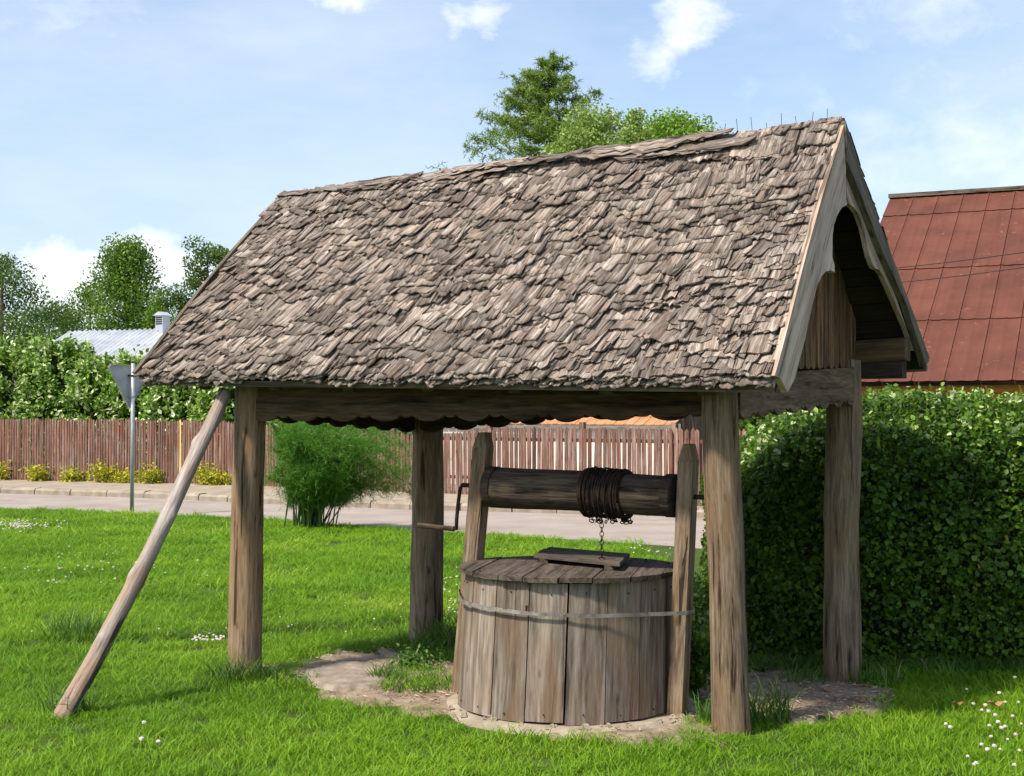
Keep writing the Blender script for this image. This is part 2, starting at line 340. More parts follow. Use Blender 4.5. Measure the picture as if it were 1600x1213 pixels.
# ------------------------------------------------------------------ leaf clouds (numpy)
def leaf_mesh(C, size, nrm=None, spread=1.0, rs=RS, aspect=0.55, shape=4, sizevar=0.35, dirs=None):
    """C (n,3) centres. Folded leaf blades: 4 or 6 vertices each."""
    n = len(C)
    a = rs.normal(size=(n, 3))
    if dirs is not None: a = dirs + 0.35 * a
    a /= np.linalg.norm(a, axis=1, keepdims=True) + 1e-9
    b = rs.normal(size=(n, 3)) * spread + (nrm if nrm is not None else 0)
    b -= (b * a).sum(1, keepdims=True) * a; b /= np.linalg.norm(b, axis=1, keepdims=True) + 1e-9   # leaf normal
    c = np.cross(a, b)
    s = size * (1 + sizevar * rs.uniform(-1, 1, size=(n, 1)))
    if shape == 4:
        P = [C - a * s * .5, C + c * s * aspect * .5 + b * s * 0.06, C + a * s * .5, C - c * s * aspect * .5 + b * s * 0.06]
        V = np.stack(P, 1).reshape(-1, 3); F = np.arange(n * 4).reshape(n, 4)
    else:
        w = s * aspect * .5
        P = [C - a * s * .5, C - a * s * .15 + c * w + b * s * .08, C + a * s * .22 + c * w * .75 + b * s * .08, C + a * s * .5,
             C + a * s * .22 - c * w * .75 + b * s * .08, C - a * s * .15 - c * w + b * s * .08]
        V = np.stack(P, 1).reshape(-1, 3); i = np.arange(n)[:, None] * 6
        F = np.concatenate([i + np.array([[0, 1, 2, 3]]), i + np.array([[0, 3, 4, 5]])], 0)
    return V, F
def blade_mesh(B, D, ln, w, rs=RS):
    """thin blades: base B, direction D (unit), length, width -> triangles as degenerate-free quads"""
    n = len(B); s = np.cross(D, rs.normal(size=(n, 3))); s /= np.linalg.norm(s, axis=1, keepdims=True) + 1e-9
    ln = np.asarray(ln).reshape(-1, 1); 
    V = np.stack([B - s * w, B + s * w, B + D * ln + s * w * .25, B + D * ln - s * w * .25], 1).reshape(-1, 3)
    return V, np.arange(n * 4).reshape(n, 4)

# ------------------------------------------------------------------ ground, road, pavement
LAWN_EDGE = [(-420, 784), (-150, 790), (0, 795), (206, 803), (400, 811), (640, 829), (860, 842), (1060, 855), (1250, 874), (1500, 900), (1900, 950)]
KERB = [(-420, 757), (-150, 764), (0, 769), (225, 776), (355, 782.5), (640, 794), (800, 798), (1087, 806), (1400, 818), (1900, 845)]
FENCE = [(-190, 746), (0, 749), (355, 757), (700, 771), (1087, 791), (1230, 799)]
lawn_pts = [gp(*p) for p in LAWN_EDGE]; kerb_pts = [gp(*p) for p in KERB]
def lawn_y(x):
    return float(np.interp(x, [p.x for p in lawn_pts], [p.y for p in lawn_pts]))
def kerb_at(x):
    return float(np.interp(x, [p.x for p in kerb_pts], [p.y for p in kerb_pts]))
DITCH = [(-6.5, 9.4), (-3.4, 10.25), (-1.4, 11.0), (-0.3, 11.7)]
def ditch_d(x, y):
    best = 9
    for (x0, y0), (x1, y1) in zip(DITCH, DITCH[1:]):
        dx, dy = x1 - x0, y1 - y0; t = max(0, min(1, ((x - x0) * dx + (y - y0) * dy) / (dx * dx + dy * dy)))
        best = min(best, math.hypot(x - x0 - t * dx, y - y0 - t * dy))
    return best
def gz(x, y):
    z = 0.022 * noise.noise(Vector((x * 0.7, y * 0.7, 0))) if y < 17 else 0.0
    d = ditch_d(x, y)
    z -= 0.12 * math.exp(-(d / 0.16) ** 2)
    if math.hypot(x - 0.32, y - 8.1) < 1.5: z *= max(0, (math.hypot(x - 0.32, y - 8.1) - 0.9) / 0.6)
    return z
def grid_sheet(name, x0, x1, y0, y1, nx, ny, mat, zf, yf=None, **kw):
    V = []; 
    for j in range(ny + 1):
        for i in range(nx + 1):
            x = x0 + (x1 - x0) * i / nx; t = j / ny
            ya, yb = (y0 if not callable(y0) else y0(x)), (y1 if not callable(y1) else y1(x))
            y = ya + (yb - ya) * t; V.append((x, y, zf(x, y)))
    F = [(j * (nx + 1) + i, j * (nx + 1) + i + 1, (j + 1) * (nx + 1) + i + 1, (j + 1) * (nx + 1) + i) for j in range(ny) for i in range(nx)]
    return mk(name, V, F, mat, smooth=True, **kw)
mk('ground', [(-900, -200, -0.2), (900, -200, -0.2), (900, 1500, -0.2), (-900, 1500, -0.2)], [(0, 1, 2, 3)], M['soil'], kind='structure')
grid_sheet('lawn', -16, 16, 1.0, lambda x: lawn_y(x) + 0.1, 190, 150, M['soil'], gz, kind='structure')
grid_sheet('road', -26, 22, lambda x: lawn_y(x) - 0.4, lambda x: kerb_at(x) + 0.3, 60, 6, M['road'], lambda x, y: -0.03, kind='structure')
fence_pts = [gp(px, py, 0.09) for px, py in FENCE]
def fence_y(x): return float(np.interp(x, [p.x for p in fence_pts], [p.y for p in fence_pts]))
def kerbw(x): return kerb_at(x) + 0.24
pavement = grid_sheet('pavement', -26, 20, kerbw, lambda x: kerb_at(x) + 14, 80, 24, M['pave'], lambda x, y: 0.085 + 0.015 * noise.noise(Vector((x, y, 3))), kind='structure')
# kerb stones, one part each under the pavement
ks = kerb_pts; acc = []
P = ks[1].copy()
seglist = []
for a_, b_ in zip(ks, ks[1:]):
    ln = (b_ - a_).length; d = (b_ - a_).normalized(); nn = max(1, round(ln / 0.95))
    for i in range(nn):
        seglist.append((a_ + d * (ln * (i + .5) / nn), d, ln / nn))
for c, d, ln in seglist:
    if not (-16 < c.x < 7): continue
    s_ = Vector((-d.y, d.x, 0)); 
    mb = MB(); hh = 0.055 + random.uniform(-.006, .008)
    c2 = Vector((c.x, c.y, 0.0)) + s_ * 0.12
    prof = [(-.12, -.08), (-.12, .06), (-.075, .105 + random.uniform(-.01, .01)), (.12, .115 + random.uniform(-.01, .01)), (.12, -.08)]
    pts = [c2 - d * (ln / 2 - .012) + s_ * (a + random.uniform(-.008, .008)) + Vector((0, 0, b)) for a, b in prof]
    mb.prism(pts, d * (ln - random.uniform(.016, .034)), s_, Vector((0, 0, 1)))
    mb.build('kerb_stone', M['kerb'], pavement)

def blob_sheet(name, pts, z, mat, jag=0.34, n=140, **kw):
    """irregular flat patch with a slightly domed edge from a smooth closed outline of world points"""
    P = [Vector((p.x, p.y, 0)) for p in pts]; m = len(P); out = []
    for i in range(n):
        t = i / n * m; k = int(t); f = t - k; p0, p1, p2, p3 = P[(k - 1) % m], P[k % m], P[(k + 1) % m], P[(k + 2) % m]
        q = 0.5 * ((2 * p1) + (-p0 + p2) * f + (2 * p0 - 5 * p1 + 4 * p2 - p3) * f * f + (-p0 + 3 * p1 - 3 * p2 + p3) * f ** 3)
        out.append(q)
    c = sum(out, Vector()) / n
    V = [(c.x, c.y, z)]; F = []
    rings = [0.35, 0.7, 0.92, 1.0]
    for r in rings:
        for i, q in enumerate(out):
            w = q - c; jj = 1 + jag * (noise.noise(Vector((q.x * 6, q.y * 6, 1))) + 0.7 * noise.noise(Vector((q.x * 19, q.y * 19, 2)))) * (1 if r > .8 else 0)
            pt = c + w * r * jj; zz = z + 0.006 * noise.noise(Vector((pt.x * 5, pt.y * 5, 0))) - (0.03 if r == 1.0 else 0)
            V.append((pt.x, pt.y, zz))
    for i in range(n): F.append((0, 1 + i, 1 + (i + 1) % n))
    for k in range(len(rings) - 1):
        for i in range(n):
            a = 1 + k * n + i; b = 1 + k * n + (i + 1) % n; F.append((a, a + n, b + n, b))
    return mk(name, V, F, mat, smooth=True, **kw), out
_, poly1 = blob_sheet('dirt_patch', [gp(*p) for p in [(445, 1048), (520, 1022), (610, 1020), (700, 1042), (830, 1040), (980, 1045), (1090, 1075), (1082, 1135), (1040, 1168), (960, 1163), (840, 1146), (700, 1126), (600, 1108), (520, 1092)]], 0.024, M['dirt'], kind='structure')
_, poly2 = blob_sheet('dirt_patch', [gp(*p) for p in [(1080, 1060), (1190, 1050), (1300, 1062), (1385, 1088), (1385, 1106), (1310, 1122), (1230, 1132), (1170, 1120), (1100, 1110)]], 0.028, M['dirt'], kind='structure')
def inside(x, y, poly):
    c = False; n = len(poly); j = n - 1
    for i in range(n):
        a, b = poly[i], poly[j]
        if (a.y > y) != (b.y > y) and x < (b.x - a.x) * (y - a.y) / (b.y - a.y) + a.x: c = not c
        j = i
    return c
mk_slab, _sl = blob_sheet('stone_slab', [gp(*p) for p in [(476, 1062), (500, 1048), (560, 1044), (600, 1050), (606, 1072), (590, 1084), (540, 1087), (492, 1080)]], 0.045, M['slab'], jag=.14, label='flat grey stone slab sunk in the bare ground left of the well', cat='stone slab')
grass_in = [gp(*p) for p in [(600, 1045), (650, 1050), (705, 1055), (720, 1085), (640, 1092), (600, 1085)]]   # tongue of weeds between the bare patches

# ------------------------------------------------------------------ shelter frame points
Zv = Vector((0, 0, 1))
FRb, FLb = gp(1145, 1145), gp(383, 1057)
BLb, BRb = gp(666, 1002), at(1315, 1070, 8.85)
Uv = (Vector((FRb.x - FLb.x, FRb.y - FLb.y, 0))).normalized()
Qc = at(1212, 600, 6.98); Rc = at(1450, 568, 9.03); Sc = at(1320, 192, 8.05)
Pc = at(217, 592, 9.16); Tc = at(444, 310, 10.11); R2 = Pc + (Rc - Qc); R2.z = 1.86
Vv = Vector((Rc.x - Qc.x, Rc.y - Qc.y, 0)).normalized()

shelter = empty('well_shelter', ((FRb.x + FLb.x + BLb.x + BRb.x) / 4, (FRb.y + FLb.y + BLb.y + BRb.y) / 4, 0),
                'old timber shelter over the draw well, four log posts under a steep ragged shingle roof', 'well shelter')
def post(px0, px1, b, topd, topz, r0, r1, seed, **kw):
    t = Vector((b.x + px1, b.y, topz))
    return log('post', (b.x, b.y, b.z - 0.12), t, r0, r1, M['post'], shelter, seed=seed, **kw)
post(0, at(1126, 700, 7.4).x - FRb.x, FRb, 0, 1.93, 0.106, 0.094, 1, rings=60, rough=0.06, knots=((0.75, 4.6, .01), (1.25, 4.4, .008)))
post(0, 0.03, FLb, 0, 1.98, 0.114, 0.098, 2, rings=60, rough=0.06, knots=((0.5, 4.2, .012),))
post(0, 0.015, BLb, 0, 1.95, 0.128, 0.110, 3, rings=60, rough=0.07)
post(0, 0.02, BRb, 0, 2.02, 0.118, 0.108, 4, rings=60, rough=0.08, knots=((1.0, 4.0, .014), (0.55, 5.2, .01)))

# --- scalloped fascia boards
def scallops(name, a, b, h, ext, mat, unit=0.345, phase=0.0, **kw):
    """board from a to b (top edge line h above the bottom line a-b), bottom edge cut in round scallops with a small one between"""
    d = (b - a); ln = d.length; dn = d.normalized(); nrm = ext.normalized()
    pts = []
    n = max(1, round(ln / unit)); un = ln / n; big = un * 0.74
    k = 0
    for i in range(n):
        x0 = i * un
        for j in range(9):
            t = j / 8; pts.append(a + dn * (x0 + big * t) - Zv * (0.038 * math.sin(PI * t) ** 0.7 - 0.022))
        for j in range(1, 6):
            t = j / 6; pts.append(a + dn * (x0 + big + (un - big) * t) - Zv * (0.016 * math.sin(PI * t) - 0.022))
    pts.append(a + dn * ln + Zv * 0.02)
    pts += [b + Zv * h, a + Zv * h]
    # split in quads strips for clean shading
    mb = MB(); lower = pts[:-2]
    m = len(lower)
    for s_, off in ((0, Vector()), (1, ext)):
        pass
    top = [Vector((p.x, p.y, 0)) for p in lower]
    V = []
    for off in (Vector(), ext):
        V += [p + off for p in lower]
        V += [a + dn * ((p - a).dot(dn)) + Zv * h + off for p in lower]
    G = [((p - a).dot(Zv), (p - a).dot(nrm), (p - a).dot(dn)) for p in V]
    F = []
    for i in range(m - 1):
        F.append((i, i + 1, m + i + 1, m + i)); F.append((2 * m + i + 1, 2 * m + i, 3 * m + i, 3 * m + i + 1))
        F.append((i + 1, i, 2 * m + i, 2 * m + i + 1)); F.append((m + i, m + i + 1, 3 * m + i + 1, 3 * m + i))
    F += [(0, m, 3 * m, 2 * m), (m - 1, 3 * m - 1, 4 * m - 1, 2 * m - 1)]
    mb.add(V, F, G); return mb.build(name, mat, shelter, **kw)
def hp(px, py, d): return at(px, py, d)
perp = Vector((Uv.y, -Uv.x, 0));  # front facing horizontal normal
if perp.y > 0: perp = -perp
lineF0 = at(389, 655, FLb.y - 0.06); lineF1 = at(1097, 653, FRb.y + 0.10)
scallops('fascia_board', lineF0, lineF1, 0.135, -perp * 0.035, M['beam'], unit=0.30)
# the plate above it, a step further back
pa, pb = lineF0 + Zv * 0.115 - perp * 0.012, lineF1 + Zv * 0.115 - perp * 0.012
mb = MB(); d_ = (pb - pa); mb.box((pa + pb) / 2 + Zv * 0.085 - perp * 0.05, d_.normalized(), perp, Zv, d_.length / 2, 0.05, 0.085, grain=0)
mb.build('wall_plate', M['beam'], shelter)
# right end fascia FR -> BR, left end, back
sr0 = at(1157, 652, FRb.y + 0.02); sr1 = at(1344, 628, BRb.y - 0.02)
scallops('fascia_board', sr0, sr1, 0.22, -Uv * 0.035, M['fascia'], unit=0.20)
bl_in = Vector((BLb.x, BLb.y, 1.56)); br_in = Vector((BRb.x, BRb.y, 1.77)); fl_in = Vector((FLb.x, FLb.y, 1.655))
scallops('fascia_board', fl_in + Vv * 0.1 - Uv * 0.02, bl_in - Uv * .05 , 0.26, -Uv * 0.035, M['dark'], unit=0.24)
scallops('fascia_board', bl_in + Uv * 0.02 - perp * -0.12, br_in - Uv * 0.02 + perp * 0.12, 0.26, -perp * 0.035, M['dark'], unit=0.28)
# back wall plate, its end sticks out past the right post under the eave
be = at(1418, 546, BRb.y - 0.10); e_dir = Uv.copy(); 
pl0 = be - Uv * 0.0; pl1 = Vector((BLb.x, BLb.y, 1.92)) - Uv * 0.5
mb = MB(); dd = (pl1 - pl0); mb.box((pl0 + pl1) / 2, dd.normalized(), perp, Zv, dd.length / 2, 0.07, 0.07, grain=0)
mb.build('wall_plate', M['beam'], shelter)
mb = MB(); c0 = be - Uv * 0.10 - Zv * 0.125; mb.box(c0 - Uv * 0.32, Uv, perp, Zv, 0.40, 0.055, 0.055, grain=0); mb.build('wall_plate', M['dark'], shelter)

# --- roof sheathing
def bil(A, B, C_, D, a, b):   # A eave-left, B eave-right, C_ ridge-right, D ridge-left
    return A.lerp(B, a).lerp(D.lerp(C_, a), b)
nF = (Qc - Pc).cross(Tc - Pc).normalized();  nF = nF if nF.y < 0 else -nF
nB = (Rc - R2).cross(Tc - R2).normalized();  nB = nB if nB.y > 0 else -nB
def slab(name, A, B, C_, D, n, off, th, mat, cols=12, **kw):
    V = []; G = []
    for s_ in (0, 1):
        for i in range(cols + 1):
            for k in (0, 1):
                p = bil(A, B, C_, D, i / cols, k) - n * (off + s_ * th); V.append(p); G.append((k * 1.8, s_ * th, i / cols * 4.3))
    m = 2 * (cols + 1); F = []
    for i in range(cols):
        a = 2 * i; F += [(a, a + 2, a + 3, a + 1), (m + a + 1, m + a + 3, m + a + 2, m + a), (a, m + a, m + a + 2, a + 2), (a + 1, a + 3, m + a + 3, m + a + 1)]
    F += [(0, 1, m + 1, m), (m - 2, 2 * m - 2, 2 * m - 1, m - 1)]
    return mk(name, V, F, mat, shelter, gc=G, **kw)
# boards under the shingles, one by one
nb = 13
for side, (A, B, C_, D, n) in enumerate(((Pc, Qc, Sc, Tc, nF), (R2, Rc, Sc, Tc, nB))):
    for k in range(nb):
        b0, b1 = k / nb + .002, (k + 1) / nb - .004
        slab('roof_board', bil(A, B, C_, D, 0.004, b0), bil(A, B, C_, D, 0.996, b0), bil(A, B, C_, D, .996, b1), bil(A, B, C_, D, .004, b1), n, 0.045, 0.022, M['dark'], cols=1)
# rafters
for i in range(7):
    a = 0.10 + 0.8 * i / 6
    for (A, B, C_, D, n) in ((Pc, Qc, Sc, Tc, nF), (R2, Rc, Sc, Tc, nB)):
        p0 = bil(A, B, C_, D, a, 0.03) - n * 0.115; p1 = bil(A, B, C_, D, a, 0.97) - n * 0.115
        d = (p1 - p0); mb = MB(); mb.box((p0 + p1) / 2, Uv, n, d.normalized(), 0.04, 0.04, d.length / 2); mb.build('rafter', M['beam'], shelter)
# eave batten, front
mb = MB(); pa = Pc - nF * 0.05 + Zv * 0.008 + Uv * .05; pb = Qc - nF * 0.05 + Zv * 0.008 - Uv * .02; d_ = pb - pa
mb.box((pa + pb) / 2, d_.normalized(), perp, Zv, d_.length / 2, 0.02, 0.018, grain=0); mb.build('eave_batten', M['verge'], shelter)
pa = R2 - nB * 0.05; pb = Rc - nB * 0.05; d_ = pb - pa
mb = MB(); mb.box((pa + pb) / 2, d_.normalized(), perp, Zv, d_.length / 2, 0.02, 0.018, grain=0); mb.build('eave_batten', M['verge'], shelter)
# small rafter feet under the front eave
for px, w in ((560, 26), (815, 30), (1112, 42)):
    d0 = 9.16 + (6.98 - 9.16) * ((px - 217) / (1212 - 217)) ** 1.15 + 0.12
    c = at(px, 604, d0); mb = MB(); mb.box(c, Uv, perp, Zv, 0.055 if w < 35 else .09, 0.08, 0.016, grain=1); mb.build('rafter_foot', M['post'], shelter)

# --- shingles
def shingle_variant(rs, big=False):
    w = rs.choice([.045,.07,.09,.115,.14,.18]) * rs.uniform(.85, 1.15); Ls = 0.24; nx = 7
    th = rs.uniform(0.005, 0.011)
    xs = np.linspace(-w / 2, w / 2, nx)
    but = np.cumsum(rs.uniform(-0.013, 0.013, nx)) + rs.uniform(-.008, .008, nx); but -= but.mean()
    sk = rs.uniform(-0.10, 0.35)         # left corner cut back
    but += -(xs * sk); but += rs.choice([0, 0, 1]) * .018 * (np.arange(nx) >= rs.randint(1, nx))
    curl = rs.uniform(-0.008, 0.010); tw = rs.uniform(-0.008, .014)
    V = []; G = []
    rows = [0.0, 0.055, Ls]
    def zt(x, y):
        lift = (1 - y / Ls) ** 2
        return curl * (2 * x / w) ** 2 * lift + tw * (x / w) * lift
    for layer in (0, 1):
        for y in rows:
            for i, x in enumerate(xs):
                yy = y + (but[i] if y == 0 else but[i] * .3 if y < Ls else 0)
                xx = x + rs.uniform(-.004, .004) * (y < Ls)
                t = th * (1 - 0.75 * y / Ls)
                z = zt(x, y) + (t if layer == 0 else 0)
                V.append((xx, yy, z)); G.append((xx, z, yy))
    q = nx; F = []
    for r in range(2):
        for i in range(nx - 1): a = r * q + i; F.append((a, a + 1, a + q + 1, a + q))
    m = 3 * q
    for i in range(nx - 1): F.append((i + 1, i, m + i, m + i + 1))
    for r in range(2):
        a = r * q; F.append((a, a + q, m + a + q, m + a)); b = r * q + nx - 1; F.append((b + q, b, m + b, m + b + q))
    return np.array(V), F, np.array(G), w
rsS = np.random.RandomState(11)
VAR = [shingle_variant(rsS) for _ in range(40)]
VMESH = []
for (V, F, G, w) in VAR:
    me = bpy.data.meshes.new('shingle'); me.from_pydata([tuple(v) for v in V], [], F); me.update()
    a = me.attributes.new('gc', 'FLOAT_VECTOR', 'POINT'); a.data.foreach_set('vector', G.astype(np.float32).ravel()); me.materials.append(M['shingle'])
    VMESH.append(me)
from mathutils import Matrix
def place_all(A, B, C_, D, n, exposure, dens=1.0, seed=3, hole=None):
    rs = np.random.RandomState(seed); out = []
    slope_len = ((D - A).length + (C_ - B).length) / 2; width = (B - A).length
    rows = int(slope_len / exposure) + 1
    for r in range(-2, rows - 1):
        b = r * exposure / slope_len if r >= 0 else r * 0.006
        x = -0.02 + rs.uniform(-.05, .03)
        while x < width - 0.03:
            vi = rs.randint(len(VAR)); w = VAR[vi][3]
            xc = x + w / 2; a = min(max(xc / width, 0.012), 1 - (.012 + w * .5) / width)
            jb = rs.normal(0, 0.010) + 0.030 * noise.noise(Vector((xc * 2.0, r * .35, 5)))
            if r < 0: jb = rs.uniform(-.012, .006)
            if r == rows - 1: jb -= .02
            bb = b + jb / slope_len
            p = bil(A, B, C_, D, a, bb)
            up = (bil(A, B, C_, D, a, 1) - bil(A, B, C_, D, a, 0)).normalized(); rt = up.cross(n).normalized()
            if rt.dot(B - A) < 0: rt = -rt
            yaw = (rs.normal(-0.13, 0.13) if r >= 0 else rs.normal(-.1, .05)) * min(1, (1 - a) * 12, a * 25 + .2)   # tops lean to the right
            lift = 0.022 + 0.026 * noise.noise(Vector((xc * 1.3, b * 5, 9))) + rs.uniform(0, .026) - (0.016 if r < 0 else 0) * -r
            y_ax = (up * math.cos(yaw) - rt * math.sin(yaw)); tilt = -(0.105 + rs.uniform(-0.04, .06))
            if rs.rand() < 0.05: tilt -= 0.12; lift += 0.008; jb -= .01
            x_ax = (rt * math.cos(yaw) + up * math.sin(yaw)); z_ax = n
            # tilt about x (butt up), roll about y (right edge up over its neighbour)
            roll = rs.normal(0.03, 0.07)
            y2 = (y_ax * math.cos(tilt) + z_ax * math.sin(tilt)); z2 = (z_ax * math.cos(tilt) - y_ax * math.sin(tilt))
            x3 = x_ax * math.cos(roll) + z2 * math.sin(roll); z3 = z2 * math.cos(roll) - x_ax * math.sin(roll)
            o = p + n * lift
            if z3.dot(n) < 0: z3 = -z3
            ys = min(1.0, max(.2, (slope_len * (1 - bb) + .012) / .24)); y2 = y2 * ys
            Mx = Matrix(((x3.x, y2.x, z3.x, o.x), (x3.y, y2.y, z3.y, o.y), (x3.z, y2.z, z3.z, o.z), (0, 0, 0, 1)))
            if not (hole and abs(xc - hole[0]) < 0.07 and abs(bb * slope_len - hole[1]) < 0.05): out.append((vi, Mx, r >= 0))
            x += w * rs.uniform(0.50, 0.88) / dens
    return out
pl = place_all(Pc, Qc, Sc, Tc, nF, 0.046, 1.0, 3, hole=(3.15, 0.52))
# the 290 nearest are parts of their own, the rest one stuff part
order = sorted(range(len(pl)), key=lambda i: pl[i][1].translation.y + (0 if pl[i][2] else 50))
own = set(order[:290])
so = ORG[shelter.name]
for i in order[:290]:
    vi, Mx, _ = pl[i]; o = bpy.data.objects.new('shingle', VMESH[vi]); COL.objects.link(o); o.parent = shelter
    o.matrix_local = Matrix.Translation(-so) @ Mx
def join_shingles(lst, name):
    Vs = []; Fs = []; Gs = []; b = 0
    for vi, Mx, _ in lst:
        V, F, G, w = VAR[vi]; m = np.array(Mx)
        if np.linalg.det(m[:3, :3]) < 0: pass
        Vs.append(V @ m[:3, :3].T + m[:3, 3]); Gs.append(G + RS.uniform(-3, 3, 3)); Fs.append(np.array(F) + b); b += len(V)
    return mk(name, np.concatenate(Vs), np.concatenate(Fs), M['shingle'], shelter, gc=np.concatenate(Gs), kind='stuff')
join_shingles([pl[i] for i in range(len(pl)) if i not in own], 'shingles')
plb = place_all(R2, Rc, Sc, Tc, nB, 0.085, 1.0, 5)
join_shingles(plb, 'shingles')
# long bent slabs of bark-like shingle along the ridge
rr = random.Random(5)
def ridge_slab(a0, a1, b, w, lift, sd):
    nx = 14; V = []; G = []
    q = random.Random(sd)
    for layer in (0, 1):
        for j in range(3):
            for i in range(nx + 1):
                a = a0 + (a1 - a0) * i / nx; t = i / nx; jj = j / 2
                hw = w * (0.35 + 0.65 * math.sin(PI * min(1, max(0, t * .92 + .04))) ** .5)
                bb = b - (jj * hw) / 1.9 + 0.012 * noise.noise(Vector((a * 20, sd, jj * 3))) + q.uniform(-.010, .010) * (1 if jj > 0 else .4)
                p = bil(Pc, Qc, Sc, Tc, a, min(bb, 1.012)) + nF * (lift + 0.014 * noise.noise(Vector((a * 9, sd * 3.1, 0))) + (0.02 * jj) + (0.0 if layer else 0.010) + 0.004 * abs(2 * t - 1) ** 3)
                V.append(p); G.append((jj * w, layer * .01, (a * 4.3)))
    n = nx + 1; m = 3 * n; F = []
    for j in range(2):
        for i in range(nx):
            a = j * n + i; F += [(a, a + n, a + n + 1, a + 1), (m + a, m + a + 1, m + a + n + 1, m + a + n)]
    for i in range(nx): a = 2 * n + i; F += [(a, m + a, m + a + 1, a + 1)]; F += [(i + 1, m + i + 1, m + i, i)]
    for j in range(2): a = j * n; F.append((a, m + a, m + a + n, a + n)); a = j * n + nx; F.append((a + n, m + a + n, m + a, a))
    return mk('ridge_slab', V, F, M['shingle'], shelter, gc=G)
for k, (a0, a1, b, w, lf) in enumerate([(0.0, .17, 1.0, .07, .035), (.10, .30, 1.0, .10, .05), (.14, .26, .965, .06, .05), (.24, .42, 1.0, .10, .05), (.30, .47, .975, .08, .05), (.36, .50, 1.005, .09, .055), (.44, .60, 1.0, .08, .05),
                                        (.60, .84, 1.002, .08, .05), (.62, .80, .985, .08, .06), (.59, .76, .965, .07, .06), (.66, .88, .955, .10, .05), (.70, .85, .935, .06, .05)]):
    ridge_slab(a0, a1, b, w, lf, k + 1)
# upright cap shingles on the right part of the ridge
for k in range(9):
    a = 0.80 + 0.02 * k + rr.uniform(-.004, .004); V, F, G, w = VAR[rr.randrange(40)]
    p = bil(Pc, Qc, Sc, Tc, a, 0.865 + rr.uniform(-.02, .02)) + nF * 0.042
    up = (Sc - Qc).normalized(); rt = up.cross(nF).normalized(); rt = rt if rt.dot(Uv) > 0 else -rt
    Mx = Matrix(((rt.x, up.x, nF.x, p.x), (rt.y, up.y, nF.y, p.y), (rt.z, up.z, nF.z, p.z), (0, 0, 0, 1)))
    o = bpy.data.objects.new('cap_shingle', VMESH[rr.randrange(40)]); COL.objects.link(o); o.parent = shelter; o.matrix_local = Matrix.Translation(-so) @ Mx
mb = MB()
for k in range(9):
    p = bil(Pc, Qc, Sc, Tc, 0.80 + k * .022, 0.995) + nF * .02; mb.tube([p, p + Vector((rr.uniform(-.015, .015), 0, rr.uniform(.05, .10)))], 0.0016, 4)
o = mb.build('ridge_nail', M['rust'], shelter, kind='stuff')

# --- gable boards (carved bargeboards)
nG = (Rc - Qc).cross(Sc - Qc).normalized(); nG = nG if nG.x > 0 else -nG
gO = Qc + nG * 0.015
def gh(px, py, off=0.0): return hit(px, py, gO + nG * off, nG)
bf = [(1320.5, 189), (1322.5, 314), (1323.5, 320), (1315, 325), (1308, 337), (1303, 352), (1301, 368), (1300.5, 402), (1304, 414), (1304.5, 426), (1298, 422.5), (1290, 424.5), (1283, 433), (1277, 446), (1269.5, 476), (1258, 530), (1243, 590), (1231, 613), (1220, 592), (1210.5, 587), (1223, 542), (1242, 468), (1262, 389), (1285, 306), (1303, 248)]
bb_ = [(1321, 250), (1324, 318), (1334, 324), (1341, 334), (1349, 356), (1354, 378), (1358.6, 400), (1364, 414), (1367, 419), (1374, 422), (1381, 433), (1393.5, 461), (1416, 513), (1428, 548), (1402, 470), (1362, 372), (1340, 308)]
vg = [(1321.5, 189), (1324, 252), (1345, 305), (1380, 395), (1417, 477), (1447, 573), (1453, 560), (1430, 497), (1392, 395), (1352, 288)]
def tri_mb(pts, ext, e1, e2):
    """triangulated prism for concave outlines"""
    from mathutils.geometry import tessellate_polygon
    mb = MB(); n = len(pts); o = pts[0]; en = ext.normalized()
    tr = tessellate_polygon([pts]); V = list(pts) + [p + ext for p in pts]
    G = [((p - o).dot(e1), (p - o).dot(en), (p - o).dot(e2)) for p in V]
    F = [tuple(t) for t in tr] + [tuple(i + n for i in t[::-1]) for t in tr] + [(i, (i + 1) % n, n + (i + 1) % n, n + i) for i in range(n)]
    mb.add(V, F, G); return mb
def bary(p):   # gable frame: Q + s (R-Q) + t (S-Q)
    a, b = Rc - Qc, Sc - Qc; w = p - Qc; n = a.cross(b); 
    s_ = w.cross(b).dot(n) / n.dot(n); t = a.cross(w).dot(n) / n.dot(n); return s_, t
for pts2, off, th, mat, along in ((bf, 0.0, 0.035, 'barge', Sc - Qc), (bb_, -0.03, 0.03, 'barge', Sc - Rc), (vg, 0.012, 0.04, 'verge', Sc - Rc)):
    pts = [gh(x, y, off) for x, y in pts2]; e2 = along.normalized(); e1 = e2.cross(nG)
    tri_mb(pts, -nG * th, e1, e2).build('bargeboard', M[mat], shelter)
    # the same boards on the far left gable
    l2 = []
    for p in pts:
        s_, t = bary(p); l2.append(Pc + (R2 - Pc) * s_ + (Tc - Pc) * t - nG * 0.03)
    tri_mb(l2, nG * th, e1, e2).build('bargeboard', M[mat if mat != 'barge' else 'verge'], shelter)
# front verge strip on the shingle edge
mb = MB(); pa, pb = Qc + nF * 0.0 - nG * .03, Sc + nF * 0.0 - nG * .03; d = pb - pa
mb.box((pa + pb) / 2 - nF * .012, nG, nF, d.normalized(), 0.014, 0.020, d.length / 2); mb.build('verge_strip', M['barge'], shelter)

